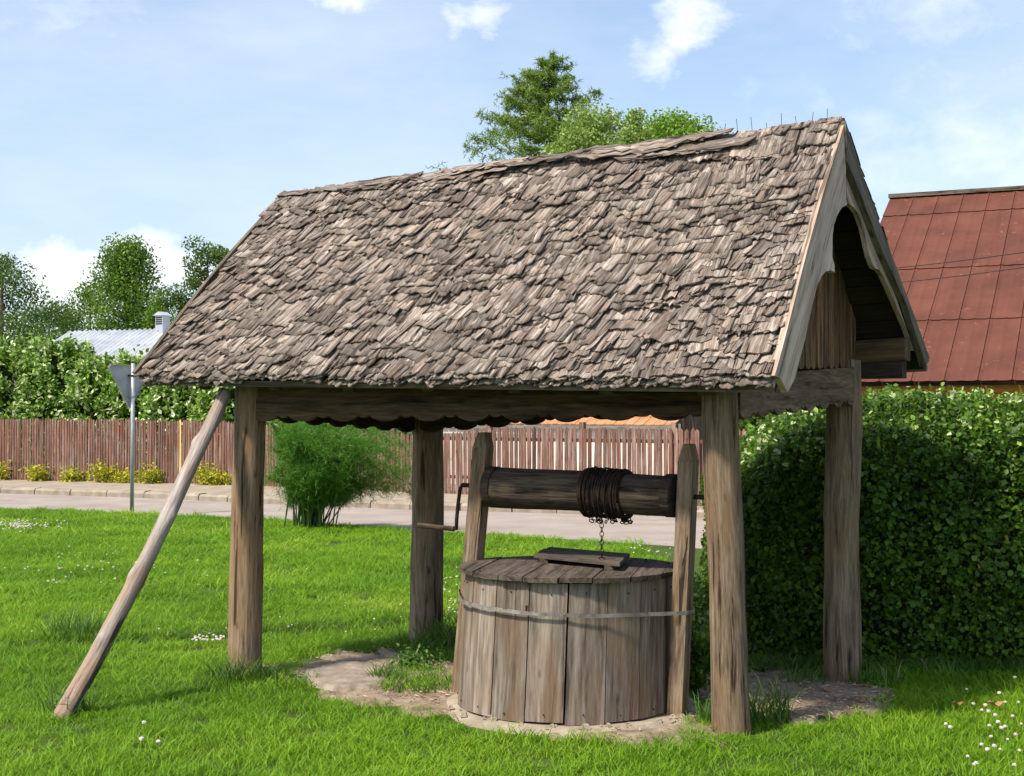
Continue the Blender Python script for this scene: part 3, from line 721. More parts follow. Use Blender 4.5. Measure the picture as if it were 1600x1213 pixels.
# --- gable infill: vertical cover boards with round feet, in the plane of the right posts
gi = Vector((FRb.x, FRb.y, 0)) + Uv * 0.06
for end in (0, 1):
    gdir = Vector((BRb.x - FRb.x, BRb.y - FRb.y, 0)); gl = gdir.length; gdn = gdir.normalized()
    base0 = gi if end == 0 else Vector((FLb.x, FLb.y, 0)) - Uv * 0.06
    nbd = 20; u_in = Uv if end == 0 else -Uv
    for k in range(nbd):
        s0 = -0.22 + (gl + 0.28) * k / nbd; s1 = s0 + (gl + 0.28) / nbd - 0.006
        zb = (1.905 + 0.07 * (k / nbd)) if end == 0 else 1.93 - .08 * k / nbd
        # roof underside height at s: find on the gable cross-section
        def roof_z(s_):
            mid = gl / 2 - 0.05; half = gl / 2 + 0.42
            top = 3.20 if end == 0 else 3.10
            ev = 1.80 + (0.10 if s_ > mid else 0)
            return ev + (top - ev) * max(0, 1 - abs(s_ - mid) / half)
        def under(s_):
            q_ = base0 + gdn * s_; zz = []
            for n_, p_ in ((nF, Pc if end else Qc), (nB, R2 if end else Rc)):
                o_ = p_ - n_ * .10; zz.append(o_.z - (n_.x * (q_.x - o_.x) + n_.y * (q_.y - o_.y)) / n_.z)
            return min(zz) - .03
        z0, z1 = under(s0), under(s1)
        if min(z0, z1) < zb + 0.05: continue
        a = base0 + gdn * s0; b = base0 + gdn * s1; w = (s1 - s0)
        out = [a + Zv * (zb + .03)] + [a.lerp(b, .5 - .5 * math.cos(t)) + Zv * (zb + .03 - .035 * math.sin(t)) for t in (PI * .2, PI * .35, PI * .5, PI * .65, PI * .8)] + [b + Zv * (zb + .03), b + Zv * z1, a + Zv * z0]
        ext = u_in * (0.018 + 0.006 * (k % 2))
        mb = tri_mb(out, ext, gdn, Zv); mb.build('gable_board', M['infill'], shelter)
# collar tie inside
pa = Vector((FRb.x, FRb.y, 1.88)) - Uv * 0.05; pb = Vector((BRb.x, BRb.y, 1.95)) - Uv * .05; d = pb - pa
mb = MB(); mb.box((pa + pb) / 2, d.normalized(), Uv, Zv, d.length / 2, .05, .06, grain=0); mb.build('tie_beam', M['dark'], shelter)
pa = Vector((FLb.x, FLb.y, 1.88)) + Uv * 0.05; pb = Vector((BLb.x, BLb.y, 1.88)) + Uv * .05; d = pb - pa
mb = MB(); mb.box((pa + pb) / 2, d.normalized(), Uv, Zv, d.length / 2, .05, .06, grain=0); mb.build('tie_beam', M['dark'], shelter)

# ------------------------------------------------------------------ the leaning prop
pb = gp(82, 1128); pt = at(352, 612, 8.98)
log('prop_pole', (pb.x, pb.y, -0.06), pt, 0.053, 0.042, M['pole'], seed=9, rings=110, seg=24, rough=0.10, bend=-0.035,
    knots=((0.55, 1.2, .018), (0.98, 4.4, .022), (1.0, 0.8, .016), (1.42, 2.5, .016), (1.66, 5.0, .018), (1.95, 0.6, .016), (2.2, 3.6, .014)), org=(pb.x, pb.y, 0),
    label='peeled grey log propped slantwise from the lawn against the left end of the shelter', cat='prop pole')

# ------------------------------------------------------------------ the well
WC = Vector((0.335, 8.10, 0)); WCb = Vector((0.308, 8.08, 0))
well = empty('draw_well', (WC.x, WC.y, 0), 'round wooden draw well with vertical staves, boarded lid and windlass under the shelter', 'well')
NS = 18
def ring_pt(c, r, th, z): return Vector((c.x + r * math.sin(th), c.y - r * math.cos(th), z))
for k in range(NS):
    t0 = R(-3 + 20 * k) + 0.004; t1 = R(-3 + 20 * (k + 1)) - 0.004 * (1 + k % 3)
    rb = 0.622 + random.uniform(-.004, .004); rt_ = 0.607 + random.uniform(-.003, .003)
    zb = 0.035 + random.uniform(-.012, .012); zt_ = 0.775
    V = []; G = []
    nz_ = 6
    for i in range(nz_ + 1):
        f = i / nz_; c = WCb.lerp(WC, f); r = rb + (rt_ - rb) * f; z = zb + (zt_ - zb) * f
        for (tt, rr_) in ((t0, r), ((t0 + t1) / 2, r - 0.003), (t1, r), (t1, r - 0.03), (t0, r - 0.03)):
            V.append(ring_pt(c, rr_, tt, z)); G.append((.62 * (tt - t0), rr_ - r, z + k * 3.1))
    F = [(i * 5 + j, i * 5 + (j + 1) % 5, (i + 1) * 5 + (j + 1) % 5, (i + 1) * 5 + j) for i in range(nz_) for j in range(5)] + [(4, 3, 2, 1, 0), tuple(nz_ * 5 + j for j in range(5))]
    mk('stave', V, F, M['stave'], well, gc=G)
# lid of boards
lid = empty('lid', (WC.x, WC.y, 0.79)); lid.parent = well; lid.location = (0, 0, 0.79)
e_al = Vector((0.19, 0.98, 0)).normalized(); e_ac = Vector((0.98, -0.19, 0)).normalized()
seams = [-0.64, -0.48, -0.31, -0.165, 0.03, 0.21, 0.40, 0.55, 0.64]; RL = 0.64
upR0 = Vector((0.93, 7.75, 0))
for a, b in zip(seams, seams[1:]):
    a2, b2 = max(a + .003, -RL + .002), min(b - .003, RL - .002); n = 6
    fr = [a2 + (b2 - a2) * i / n for i in range(n + 1)]; jit = random.uniform(-.012, .01); zz = 0.782 + random.uniform(-.002, .004)
    lim = lambda t: math.sqrt(max(RL * RL - t * t, 0.0004))
    pts = [WC + e_ac * t - e_al * (lim(t) + jit + random.uniform(-.003, .003)) for t in fr] + [WC + e_ac * t + e_al * lim(t) for t in fr[::-1]]
    pts = [Vector((p.x, p.y, zz)) for p in pts]
    if a >= 0.5:    # cut round the upright
        pts = [p if (p - (WC + e_ac * 0.6)).dot(e_al) > -2 else p for p in pts]
    mb = MB(); mb.prism(pts, Zv * 0.026, e_ac, e_al); mb.build('lid_board', M['lid'], lid)
ORG[lid.name] = Vector((WC.x, WC.y, 0.79))
for o in lid.children:
    o.data.transform(Matrix.Translation((0, 0, 0)))
# nails proud of the lid rim
# hatch
hz_ = 0.822
hq = [gp(834, 875, hz_), gp(968, 889, hz_), gp(984, 874, hz_), gp(859, 863, hz_)]
hatch = empty('hatch', (0, 0, 0)); hatch.parent = well; hc = sum(hq, Vector()) / 4; hatch.location = hc - ORG[well.name]; ORG[hatch.name] = hc.copy()
for k in range(3):
    a0, a1 = k / 3 + .006, (k + 1) / 3 - .006
    q = [hq[0].lerp(hq[3], a0), hq[1].lerp(hq[2], a0), hq[1].lerp(hq[2], a1), hq[0].lerp(hq[3], a1)]
    q = [p + Zv * (0.012 + 0.004 * (k % 2)) for p in q]; mb = MB(); d = (q[1] - q[0]).normalized(); mb.prism(q, Zv * 0.022, Zv.cross(d), d); mb.build('hatch_board', M['lid'], hatch)
for f in (0.12, 0.88):
    p0 = hq[0].lerp(hq[1], f); p1 = hq[3].lerp(hq[2], f); d = (p1 - p0).normalized(); mb = MB()
    mb.box((p0 + p1) / 2 + Zv * -0.001, Zv.cross(d), Zv, d, .025, .012, (p1 - p0).length / 2); mb.build('batten', M['lid'], hatch)
# uprights
WU = Uv; WVv = -perp
axL = at(768, 760, 8.36); axR = at(1062, 775, 7.80)
def upright(b, t, hw, hd):
    d = (t - b); L_ = d.length; dn = d.normalized(); mb = MB()
    c = b + dn * (L_ - 0.09) / 2; mb.box(c, WU, WVv, dn, hw, hd, (L_ - 0.09) / 2)
    mb.box(b + dn * (L_ - 0.045 + .001), WU, WVv, dn, hw, hd, 0.045, top=(0.45, 0.9))
    return mb.build('upright', M['post'], well)
upLb = Vector((-0.300, 8.44, 0.02)); upLt = at(757, 676, 8.44)
upRb = at(1058, 1128, 7.75); upRb.z = 0.015; upRt = at(1077, 694, 7.75)
upright(upLb, upLt, 0.048, 0.045); upright(upRb, upRt, 0.044, 0.045)
mb = MB(); rq = random.Random(8)
for k in range(NS):
    for zf in (.06, .93):
        for tt in (.5,):
            th = R(-3 + 20 * (k + tt)) + rq.uniform(-.03, .03); f = zf + rq.uniform(-.015, .015); c = WCb.lerp(WC, f); r = .622 + (.607 - .622) * f
            p = ring_pt(c, r - .003, th, .035 + .74 * f); n_ = Vector((math.sin(th), -math.cos(th), 0)); mb.tube([p, p + n_ * .006], .0045, 6)
for k in range(22):
    a = rq.uniform(0, 2 * PI); p = Vector((WC.x + .60 * math.cos(a), WC.y + .60 * math.sin(a), .806)); mb.tube([p, p + Zv * .006], .005, 6)
mb.build('nails', M['rust'], well, kind='stuff')
# windlass: drum > end rings ; crank ; coil
def lerp_up(b, t, z): f = (z - b.z) / (t.z - b.z); return b.lerp(t, f)
cL = lerp_up(upLb, upLt, 1.25); cR = lerp_up(upRb, upRt, 1.225); adir = (cR - cL).normalized()
dr0 = cL + adir * 0.075; dr1 = cR - adir * 0.065
drum = log('windlass_drum', dr0, dr1, 0.118, 0.114, M['drum'], well, seed=21, rings=40, seg=26, rough=0.05)
for (c, w) in ((dr0, 1), (dr1 - adir * .05, 1)):
    mb = MB(); mb.tube([c - adir * .006, c, c + adir * .05, c + adir * .056], [0.110, 0.1205, 0.1205, 0.110], 26, cap=True); mb.build('drum_ring', M['dark'], drum)
mb = MB(); mb.tube([cL - adir * 0.12, cL + adir * .1], .014, 10); mb.tube([cR - adir * .09, cR + adir * 0.16], .014, 10); mb.build('axle', M['rust'], well)
e0 = cL - adir * 0.11
arm_end = at(713, 827, 8.50); hand_end = at(653, 821, 8.64)
mb = MB(); mb.tube([e0 + adir * .02, e0 - adir * .015, at(719, 764, 8.50), at(715.5, 790, 8.50), at(713.5, 812, 8.5), arm_end, arm_end - (arm_end - hand_end) * 0.05], .0115, 8); crank = mb.build('crank', M['rust'], well, smooth=True)
mb = MB(); mb.tube([arm_end + (hand_end - arm_end) * .06, hand_end], .016, 10); mb.build('crank_handle', M['drum'], crank)
# chain coil
mb = MB(); rc = random.Random(4)
f0 = 0.545; f1 = 0.80
def drum_pt(f): return cL.lerp(cR, f)
sideA = adir.cross(Zv).normalized(); upA = sideA.cross(adir)
pts = []; turns = 32
for i in range(turns * 16):
    f = f0 + (f1 - f0) * (0.5 - 0.5 * math.cos(i / (turns * 16) * PI * 3)) * (0.72) ; th = i / 16 * 2 * PI
    r_ = 0.121 + 0.010 * (i / (turns * 16)) * 1.5 + 0.012 * noise.noise(Vector((i * .21, 0, 0))); f += .012 * noise.noise(Vector((i * .09, 5, 0)))
    if f > 0.68: r_ -= .004
    pts.append(drum_pt(f) + (sideA * math.cos(th) + upA * math.sin(th)) * r_ + Zv * (-0.012 if math.sin(th) < -.6 else 0))
mb.tube(pts, 0.0058, 6)
for k in range(26):   # loose loops hanging under the drum
    f = rc.uniform(f0, f1 - .05); c = drum_pt(f) - Zv * (0.14 + rc.uniform(0, .028)); lp = []
    a = Vector((rc.uniform(-1, 1), rc.uniform(-1, 1), rc.uniform(-.5, .5))).normalized(); b = a.cross(Vector((rc.uniform(-1, 1), rc.uniform(-1, 1), .3))).normalized()
    for j in range(9): th = j / 8 * 2 * PI; lp.append(c + a * math.cos(th) * .016 + b * math.sin(th) * .010)
    mb.tube(lp, .0032, 5)
mb.build('chain_coil', M['rust'], drum, kind='stuff', smooth=True)
# hanging chain
ctop = drum_pt(0.62) - Zv * 0.150 + perp * 0.03; cbot = Vector((ctop.x, ctop.y, hz_ + 0.045))
chain = empty('chain', ctop); chain.parent = well; chain.location = ctop - ORG[well.name]
nl = 9; pitch = (ctop.z - cbot.z) / nl
for k in range(nl):
    c = ctop - Zv * (pitch * (k + .5)); s_ = (Vector((1, 0, 0)) if k % 2 else Vector((0.35, .94, 0))); lp = []
    for j in range(13):
        th = j / 12 * 2 * PI; lp.append(c + s_ * math.sin(th) * 0.011 + Zv * math.cos(th) * (pitch * .62))
    mb = MB(); mb.tube(lp, .0026, 6, cap=False); mb.build('chain_link', M['rust'], chain, smooth=True)
mb = MB(); mb.tube([cbot + Vector((-.02, 0, -.03)), cbot + Vector((-.012, 0, 0)), cbot + Vector((.012, 0, 0)), cbot + Vector((.02, 0, -.03))], .005, 6)
mb.box(cbot - Zv * .028, Vector((1, 0, 0)), Vector((0, 1, 0)), Zv, .03, .02, .004); mb.build('staple', M['rust'], hatch)
# hoop: tight round the staves and both uprights
hpz = 0.612; circ = [(WC.x * .5 + WCb.x * .5 + 0.622 * math.cos(t), 8.09 + 0.622 * math.sin(t)) for t in np.linspace(0, 2 * PI, 120, endpoint=False)]
cor = []
for (b, t) in ((upLb, upLt), (upRb, upRt)):
    p = lerp_up(b, t, hpz)
    for i in (-1, 1):
        for j in (-1, 1): q = p + WU * (i * .050) + WVv * (j * .050); cor.append((q.x, q.y))
allp = sorted(set(circ + cor))
def half(ps):
    h = []
    for p in ps:
        while len(h) > 1 and (h[-1][0] - h[-2][0]) * (p[1] - h[-2][1]) - (h[-1][1] - h[-2][1]) * (p[0] - h[-2][0]) <= 0: h.pop()
        h.append(p)
    return h[:-1]
hull = half(allp) + half(allp[::-1]); n = len(hull); V = []; F = []
cx, cy = sum(p[0] for p in hull) / n, sum(p[1] for p in hull) / n
for (x, y) in hull:
    ux, uy = x - cx, y - cy; l_ = math.hypot(ux, uy); ux /= l_; uy /= l_
    zz = hpz - 0.018 * ux + 0.004 * noise.noise(Vector((x * 6, y * 6, 0)))
    for (o_, h_) in ((.002, -.010), (.005, -.010), (.005, .010), (.002, .010)): V.append((x + ux * o_, y + uy * o_, zz + h_))
F = [(i * 4 + j, i * 4 + (j + 1) % 4, ((i + 1) % n) * 4 + (j + 1) % 4, ((i + 1) % n) * 4 + j) for i in range(n) for j in range(4)]
mk('hoop', V, F, M['zinc'], well)
bk = at(826, 951, 7.55); mb = MB(); mb.box(bk + perp * .003, Vector((1, 0, 0)), Vector((0, 1, 0)), Zv, .016, .009, .017); mb.tube([bk + Vector((.0, -.012, 0)), bk + Vector((.05, -.012, -.004))], .005, 6); mb.build('buckle', M['rust'], well)

# stone ring under the well
V = []; F = []; n = 72
for i in range(n):
    t = 2 * PI * i / n; 
    for (r, z) in ((0.50, 0.03), (0.68, 0.034), (0.735, 0.026), (0.76, -0.05)):
        w = 1 + (0.16 * max(0, math.sin(t - 0.15)) ** 0 * (0.5 * noise.noise(Vector((math.cos(t) * 1.6, math.sin(t) * 1.6, 4)))) if r > .6 else 0)
        ex = 0.07 * math.exp(-((t - R(45)) / .35) ** 2) if r > .6 else 0
        V.append(Vector((WC.x + (r * w + ex) * math.sin(t), WC.y - (r * w + ex) * math.cos(t), z + 0.006 * noise.noise(Vector((t * 5, r * 9, 0))))))
F = [(i * 4 + j, ((i + 1) % n) * 4 + j, ((i + 1) % n) * 4 + j + 1, i * 4 + j + 1) for i in range(n) for j in range(3)]
mk('stone_ring', V, F, M['stone'], org=(WC.x, WC.y, 0), smooth=True, label='cracked pale stone ring lying on the ground round the foot of the well', cat='stone ring')
# rubble crumbs at the foot
Vr = []; Fr = []
for k in range(30):
    t = R(random.uniform(-75, 60)); r = 0.66 + abs(random.gauss(0, .05)); c = Vector((WC.x + r * math.sin(t), WC.y - r * math.cos(t), .042)); s = random.uniform(.006, .022)
    b = len(Vr)
    for (x, y, z) in ((-1, -1, -.5), (1, -1, -.5), (1, 1, -.5), (-1, 1, -.5), (-.6, -.7, .6), (.7, -.5, .5), (.5, .6, .7), (-.6, .6, .5)):
        Vr.append(c + Vector((x * random.uniform(.7, 1.2), y * random.uniform(.7, 1.2), z)) * s)
    Fr += [tuple(b + i for i in f) for f in ((3, 2, 1, 0), (4, 5, 6, 7), (0, 1, 5, 4), (1, 2, 6, 5), (2, 3, 7, 6), (3, 0, 4, 7))]
mk('rubble', Vr, Fr, M['stone'], kind='stuff', label='small stone crumbs along the foot of the well', cat='rubble')

# ------------------------------------------------------------------ picket fence
FT = [(-190, 651), (0, 654), (225, 655), (355, 658), (560, 673), (640, 677), (700, 676), (780, 667), (1060, 669), (1170, 672), (1300, 676)]
fc = fence_pts[2]
fence = empty('picket_fence', (fc.x, fc.y, 0.08), 'long weathered reddish brown picket fence running behind the road', 'fence')
fdir = [(b - a) for a, b in zip(fence_pts, fence_pts[1:])]
x = fence_pts[0].x; xe = gp(1222, 799, .09).x; nP = 0; shapes = []
def px_of(p): return 800 + FPX * p.x / p.y
while x < xe:
    y = fence_y(x); px = 800 + FPX * x / y
    nx_ = Vector((0.82, -0.57, 0)).normalized()
    right = px > 690
    wid = (0.082 if right else 0.074) * random.uniform(.9, 1.1); sp = (0.107 if right else 0.092)
    tz = EYE - (float(np.interp(px, [p[0] for p in FT], [p[1] for p in FT])) - 655) / FPX * y + random.uniform(-.02, .02)
    if 300 > px > 10 and random.random() < .03: tz -= random.uniform(.01, .04)
    lean = random.gauss(0, .008 if not right else .012)
    b0 = Vector((x, y, 0.06)); fr = Vector((nx_.y, -nx_.x, 0));  fr = fr if fr.y < 0 else -fr
    h = tz - 0.06
    out = [b0 - nx_ * wid / 2, b0 + nx_ * wid / 2, b0 + nx_ * (wid / 2 + lean * h) + Zv * (h - .055), b0 + nx_ * (lean * h) + Zv * h, b0 + nx_ * (-wid / 2 + lean * h) + Zv * (h - .055)]
    out = [p + fr * random.uniform(-.006, .006) for p in out]
    new = abs(px - 283) < 1.6
    mb = MB(); mb.prism(out, -fr * .018, nx_, Zv); mb.build('picket', M['picket_new'] if new else M['picket'], fence, label='fresh yellow picket' if new else None)
    x += sp * nx_.x; nP += 1
print('pickets', nP)
for hgt in (0.35, 1.15):
    for a, b in zip(fence_pts, fence_pts[1:]):
        d = (b - a); dn = d.normalized(); fr = Vector((-dn.y, dn.x, 0)); fr = fr if fr.y > 0 else -fr
        if d.length < .5: continue
        mb = MB(); mb.box((a + b) / 2 + fr * .055 + Zv * hgt, dn, fr, Zv, d.length / 2 - .004, .025, .035, grain=0); mb.build('rail', M['picket'], fence)
for px in (-40, 100, 197, 330, 470, 610, 760, 905, 1050, 1190):
    x = gp(px, 770, .09); t_ = [(fence_pts[i], fence_pts[i + 1]) for i in range(len(fence_pts) - 1)]
    xx = None
    for a, b in t_:
        for s_ in np.linspace(0, 1, 200):
            p = a.lerp(b, float(s_))
            if xx is None and px_of(p) > px: xx = p
    if xx is None: continue
    mb = MB(); mb.box(xx + Vector((.05, .09, .75)), Vector((.82, -.57, 0)), Vector((.57, .82, 0)), Zv, .05, .05, .75); mb.build('fence_post', M['picket'], fence)

# ------------------------------------------------------------------ road sign seen from behind
sb = gp(206, 803); sg = empty('road_sign', (sb.x, sb.y, 0), 'grey back of a triangular give way sign on a steel pipe by the road', 'road sign')
mb = MB(); mb.tube([Vector((sb.x, sb.y, -.05)), at(208, 568, sb.y)], .034, 14); mb.build('sign_pole', M['signback'], sg, smooth=True)
tz0 = at(206, 571, sb.y).z; wv = Vector((0.66, 0.75, 0)).normalized(); tn = Vector((wv.y, -wv.x, 0)); cpt = Vector((sb.x, sb.y, 0)) - tn * -0.0
cpt = Vector((at(205, 600, sb.y).x, sb.y, 0)) - tn * 0.05
A_ = cpt - wv * .45; B_ = cpt + wv * .45
A_ = Vector((A_.x, A_.y, tz0)); B_ = Vector((B_.x, B_.y, tz0)); C2 = Vector((cpt.x, cpt.y, tz0 - .78))
def rnd_tri(a, b, c, r):
    o = []
    for p, q, s_ in ((c, a, b), (a, b, c), (b, c, a)):
        d1 = (p - q).normalized(); d2 = (s_ - q).normalized(); o += [q + d1 * r, q + (d1 + d2) * r * .28, q + d2 * r]
    return o
mb = MB(); mb.prism(rnd_tri(A_, B_, C2, .07), -tn * .006, wv, Zv); plate = mb.build('sign_plate', M['signback'], sg)
ins = [p + tn * 0 for p in rnd_tri(A_, B_, C2, .07)]
cen = (A_ + B_ + C2) / 3; mb = MB(); n = len(ins)
V = [cen + (p - cen) * 1.0 for p in ins] + [cen + (p - cen) * .97 for p in ins]
V2 = V + [p + tn * .022 for p in V]; m = n * 2
F = []
for i in range(n): j = (i + 1) % n; F += [(i, j, m + j, m + i), (n + j, n + i, m + n + i, m + n + j), (m + i, m + j, m + n + j, m + n + i)]
mk('sign_rim', V2, F, M['signback'], plate)
for zz in (tz0 - .18, tz0 - .55):
    mb = MB(); c = Vector((sb.x, sb.y, zz)); mb.tube([c - Zv * .012, c + Zv * .012], .041, 14); mb.box(c - tn * .035, wv, tn, Zv, .07 if zz > tz0 - .3 else .05, .006, .014); mb.build('clamp', M['rust'] if zz > tz0 - .3 else M['signback'], sg)

# ------------------------------------------------------------------ red-roofed house on the right
hr0 = at(1391, 310, 26.0); hdir = Vector((1, -.45, 0)).normalized(); down = Vector((-.41, -.912, 0)).normalized()
ez = at(1340, 597, 20.0).z; run = 6.5; HL = 11.0
house = empty('red_roofed_house', (hr0.x + 4, hr0.y - 4, 0), 'ochre house with a big rusty red sheet metal roof behind the hedge', 'house')
def rp(s_, t): p = hr0 + hdir * s_ + down * (run * t); return Vector((p.x, p.y, hr0.z + (ez - hr0.z) * t))
rn = (rp(1, 0) - rp(0, 0)).cross(rp(0, 1) - rp(0, 0)).normalized(); rn = rn if rn.z > 0 else -rn
rows_t = [0.0, 0.125, 0.46, 0.73, 1.0]; pw = 0.44; ncol = int(HL / pw)
for c in range(ncol):
    jig = random.uniform(-.02, .02)
    for r in range(4):
        t0, t1 = rows_t[r] + (0 if r == 0 else jig * .2), rows_t[r + 1] + .006
        nx = 8; V = []
        for k, (t, lf) in enumerate(((t0, .004), ((t0 + t1) / 2, .010), (t1, .020))):
            for i in range(nx + 1):
                s_ = c * pw + pw * i / nx; f = i / nx
                rib = 0.012 if i in (0, nx) else (0.006 if i == 4 else 0.0)
                V.append(rp(s_ + (.005 if i == 0 else -.005 if i == nx else 0), t) + rn * (lf + rib + (0.004 * noise.noise(Vector((c * 3.3, r * 5 + t * 8, i))))))
        n0 = len(V); V += [v - rn * .004 for v in V]
        F = [(k * (nx + 1) + i, k * (nx + 1) + i + 1, (k + 1) * (nx + 1) + i + 1, (k + 1) * (nx + 1) + i) for k in range(2) for i in range(nx)]
        F += [tuple(n0 + j for j in f[::-1]) for f in F] + [(2 * (nx + 1) + i, 2 * (nx + 1) + i + 1, n0 + 2 * (nx + 1) + i + 1, n0 + 2 * (nx + 1) + i) for i in range(nx)]
        mk('roof_sheet', V, F, M['redroof'], house)
mb = MB(); a, b = rp(-.02, 0), rp(HL, 0); d = b - a
mb.box((a + b) / 2 + Zv * .03, d.normalized(), down, Zv, d.length / 2, .10, .035, grain=0); mb.build('ridge_cap', M['verge'], house)
# back slope, walls
bk = -down
a, b = rp(0, 0), rp(HL, 0); c_, d2 = b + bk * run - Zv * (hr0.z - ez), a + bk * run - Zv * (hr0.z - ez)
mk('back_roof', [a - rn * .02, b - rn * .02, c_, d2, a - rn * .08, b - rn * .08, c_ - Zv * .06, d2 - Zv * .06], [(0, 1, 2, 3), (7, 6, 5, 4), (3, 2, 6, 7), (0, 3, 7, 4), (1, 5, 6, 2)], M['redroof'], house)
# plank wall under the eave, one part per plank
wz1 = ez - .03
wa, wb = rp(.35, .95), rp(HL - .3, .95)
wa.z = wb.z = 0
for k in range(11):
    z0 = 0.0 + k * .2; d = wb - wa; mb = MB(); mb.box((wa + wb) / 2 + Zv * (z0 + .098), d.normalized(), down, Zv, d.length / 2, .03 + .004 * (k % 2), .096, grain=0); mb.build('wall_plank', M['ochre'], house)
ga = rp(.35, .95); gb = rp(.35, .02); gc_ = ga + bk * (run * 1.9)
ga0 = Vector((ga.x, ga.y, 0)); gc0 = Vector((gc_.x, gc_.y, 0))
mb = MB(); g1 = ga0 + bk * .06; mb.prism([g1, gc0, Vector((gc0.x, gc0.y, ez + .1)), Vector((gb.x, gb.y, gb.z - .12)), Vector((g1.x, g1.y, ez + .06))], hdir * .08, down, Zv); mb.build('gable_wall', M['ochre'], house)
# eave board dark
mb = MB(); a, b = rp(0, .985), rp(HL, .985); d = b - a; mb.box((a + b) / 2 - Zv * .07, d.normalized(), down, Zv, d.length / 2, .02, .05, grain=0); mb.build('eave_board', M['dark'], house)
# overhead cables in front of the red roof
for (x0, y0, x1, y1, d0, d1, w) in ((1404, 407, 1602, 384, 17, 15, 'upper'), (1412, 430, 1602, 408, 17, 15, 'lower')):
    a = at(x0 - 500, y0 + (y0 - y1) * 2.5, 24); b = at(x1 + 300, y1 - 38, 13); a = at(1150, y0 + 26, 21.5); pts = []
    for i in range(25):
        t = i / 24; p = a.lerp(b, t); p.z -= 0.30 * math.sin(PI * t) * .4; pts.append(p)
    mb = MB(); mb.tube(pts, .006, 6); mb.build('overhead_cable', M['cable'], None, label='thin dark overhead cable in front of the red roof, the %s of the two' % w, cat='cable', group='overhead cables')

# ------------------------------------------------------------------ tin-roofed shed far left
sd0 = 47.0
ts = empty('tin_roofed_shed', (at(200, 600, sd0).x, sd0, 0), 'shed with a pale corrugated tin roof and small vent behind the left shrubs', 'shed')
A = at(108, 518, sd0 + 2); B = at(470, 508, sd0 - .5); sl = Vector((-.25, -1, 0)).normalized() * 3.6
for c in range(9):
    a0 = A.lerp(B, c / 9); a1 = A.lerp(B, (c + 1) / 9); nx = 24; V = []
    for t in (0, 1):
        for i in range(nx + 1):
            p = a0.lerp(a1, i / nx) + sl * (t * 1.0) - Zv * (1.5 * t); V.append(p + Zv * (.03 * math.sin(i / nx * 2 * PI * 5) + .006 * (c % 2)))
    V += [v - Zv * .01 for v in V]; q = 2 * (nx + 1)
    F = [(i, i + 1, nx + 2 + i, nx + 1 + i) for i in range(nx)]; F += [tuple(j + q for j in f[::-1]) for f in F]
    mk('roof_sheet', V, F, M['tin'], ts)
mb = MB(); w0 = A + sl * .9 - Zv * 1.5; w1 = B + sl * .9 - Zv * 1.5; w0.z = w1.z = (w0.z - .05) / 2; d = w1 - w0; mb.box((w0 + w1) / 2, d.normalized(), sl.normalized(), Zv, d.length / 2, .1, w0.z); mb.build('wall', M['greywood'], ts)
vc = at(254, 512, sd0 + .6); vt = MB(); X1 = Vector((.86, -.5, 0)); Y1 = Vector((.5, .86, 0))
vt.box(vc + Zv * .05, X1, Y1, Zv, .17, .17, .35); vent = vt.build('roof_vent', M['tin'], ts)
for k in range(4):
    mb = MB(); mb.box(vc + Zv * (.12 + .07 * k) - Y1 * .178, X1, Y1, Zv, .14, .006, .02); mb.build('louvre', M['dark'], vent)
top = vc + Zv * .40; mb = MB(); mb.prism([top - X1 * .24 - Y1 * .22, top - Y1 * .22 + Zv * .13, top + X1 * .24 - Y1 * .22], Y1 * .44, X1, Y1); mb.build('vent_cap', M['tin'], vent)

# low shed with orange roof behind the right fence
os_ = empty('low_outbuilding', (at(900, 700, 33).x, 33, 0), 'low white walled outbuilding with an orange tiled roof behind the fence', 'outbuilding')
wA = at(690, 700, 34.5); wB = at(1060, 700, 30.5); wA.z = wB.z = 0.75; d = wB - wA; dn = d.normalized(); fr = Vector((dn.y, -dn.x, 0)); fr = fr if fr.y < 0 else -fr
mb = MB(); mb.box((wA + wB) / 2, dn, fr, Zv, d.length / 2, .1, .80); mb.build('wall', M['white'], os_)
eA = Vector((wA.x, wA.y, 1.54)) + fr * .25; eB = Vector((wB.x, wB.y, 1.50)) + fr * .25 + dn * .05; nt_ = 26
for r in range(5):
    for c in range(nt_):
        a = eA.lerp(eB, (c + .02) / nt_); b = eA.lerp(eB, (c + .97) / nt_); up = (-fr * .30 + Zv * .17)
        o0 = up * r + Zv * .012 * 1; q = [a + o0, b + o0, b + o0 + up * 1.06 - Zv * .02, a + o0 + up * 1.06 - Zv * .02]
        mb = MB(); mb.prism([p + Zv * (.02 + random.uniform(-.006, .006)) for p in q], -Zv * .018, dn, up.normalized()); mb.build('roof_tile', M['orange'], os_)
mb = MB(); mb.box((eA + eB) / 2 - Zv * .05, dn, fr, Zv, (eB - eA).length / 2, .015, .035, grain=0); mb.build('gutter_board', M['greywood'], os_)
bn = empty('plank_barn', (at(1090, 650, 33.5).x, 33.5, 0), 'grey plank barn corner standing right of the orange tiled outbuilding', 'barn')
bA = at(1052, 640, 32.5); bB = at(1130, 640, 31.6); nbp = 8
for k in range(nbp):
    a = bA.lerp(bB, k / nbp); b = bA.lerp(bB, (k + .94) / nbp); a.z = b.z = 0; z = 2.9
    mb = MB(); mb.prism([a, b, b + Zv * z, a + Zv * z], Vector((.05, .1, 0)) * (.3 + .1 * (k % 2)), (b - a).normalized(), Zv); mb.build('wall_plank', M['greywood'], bn)

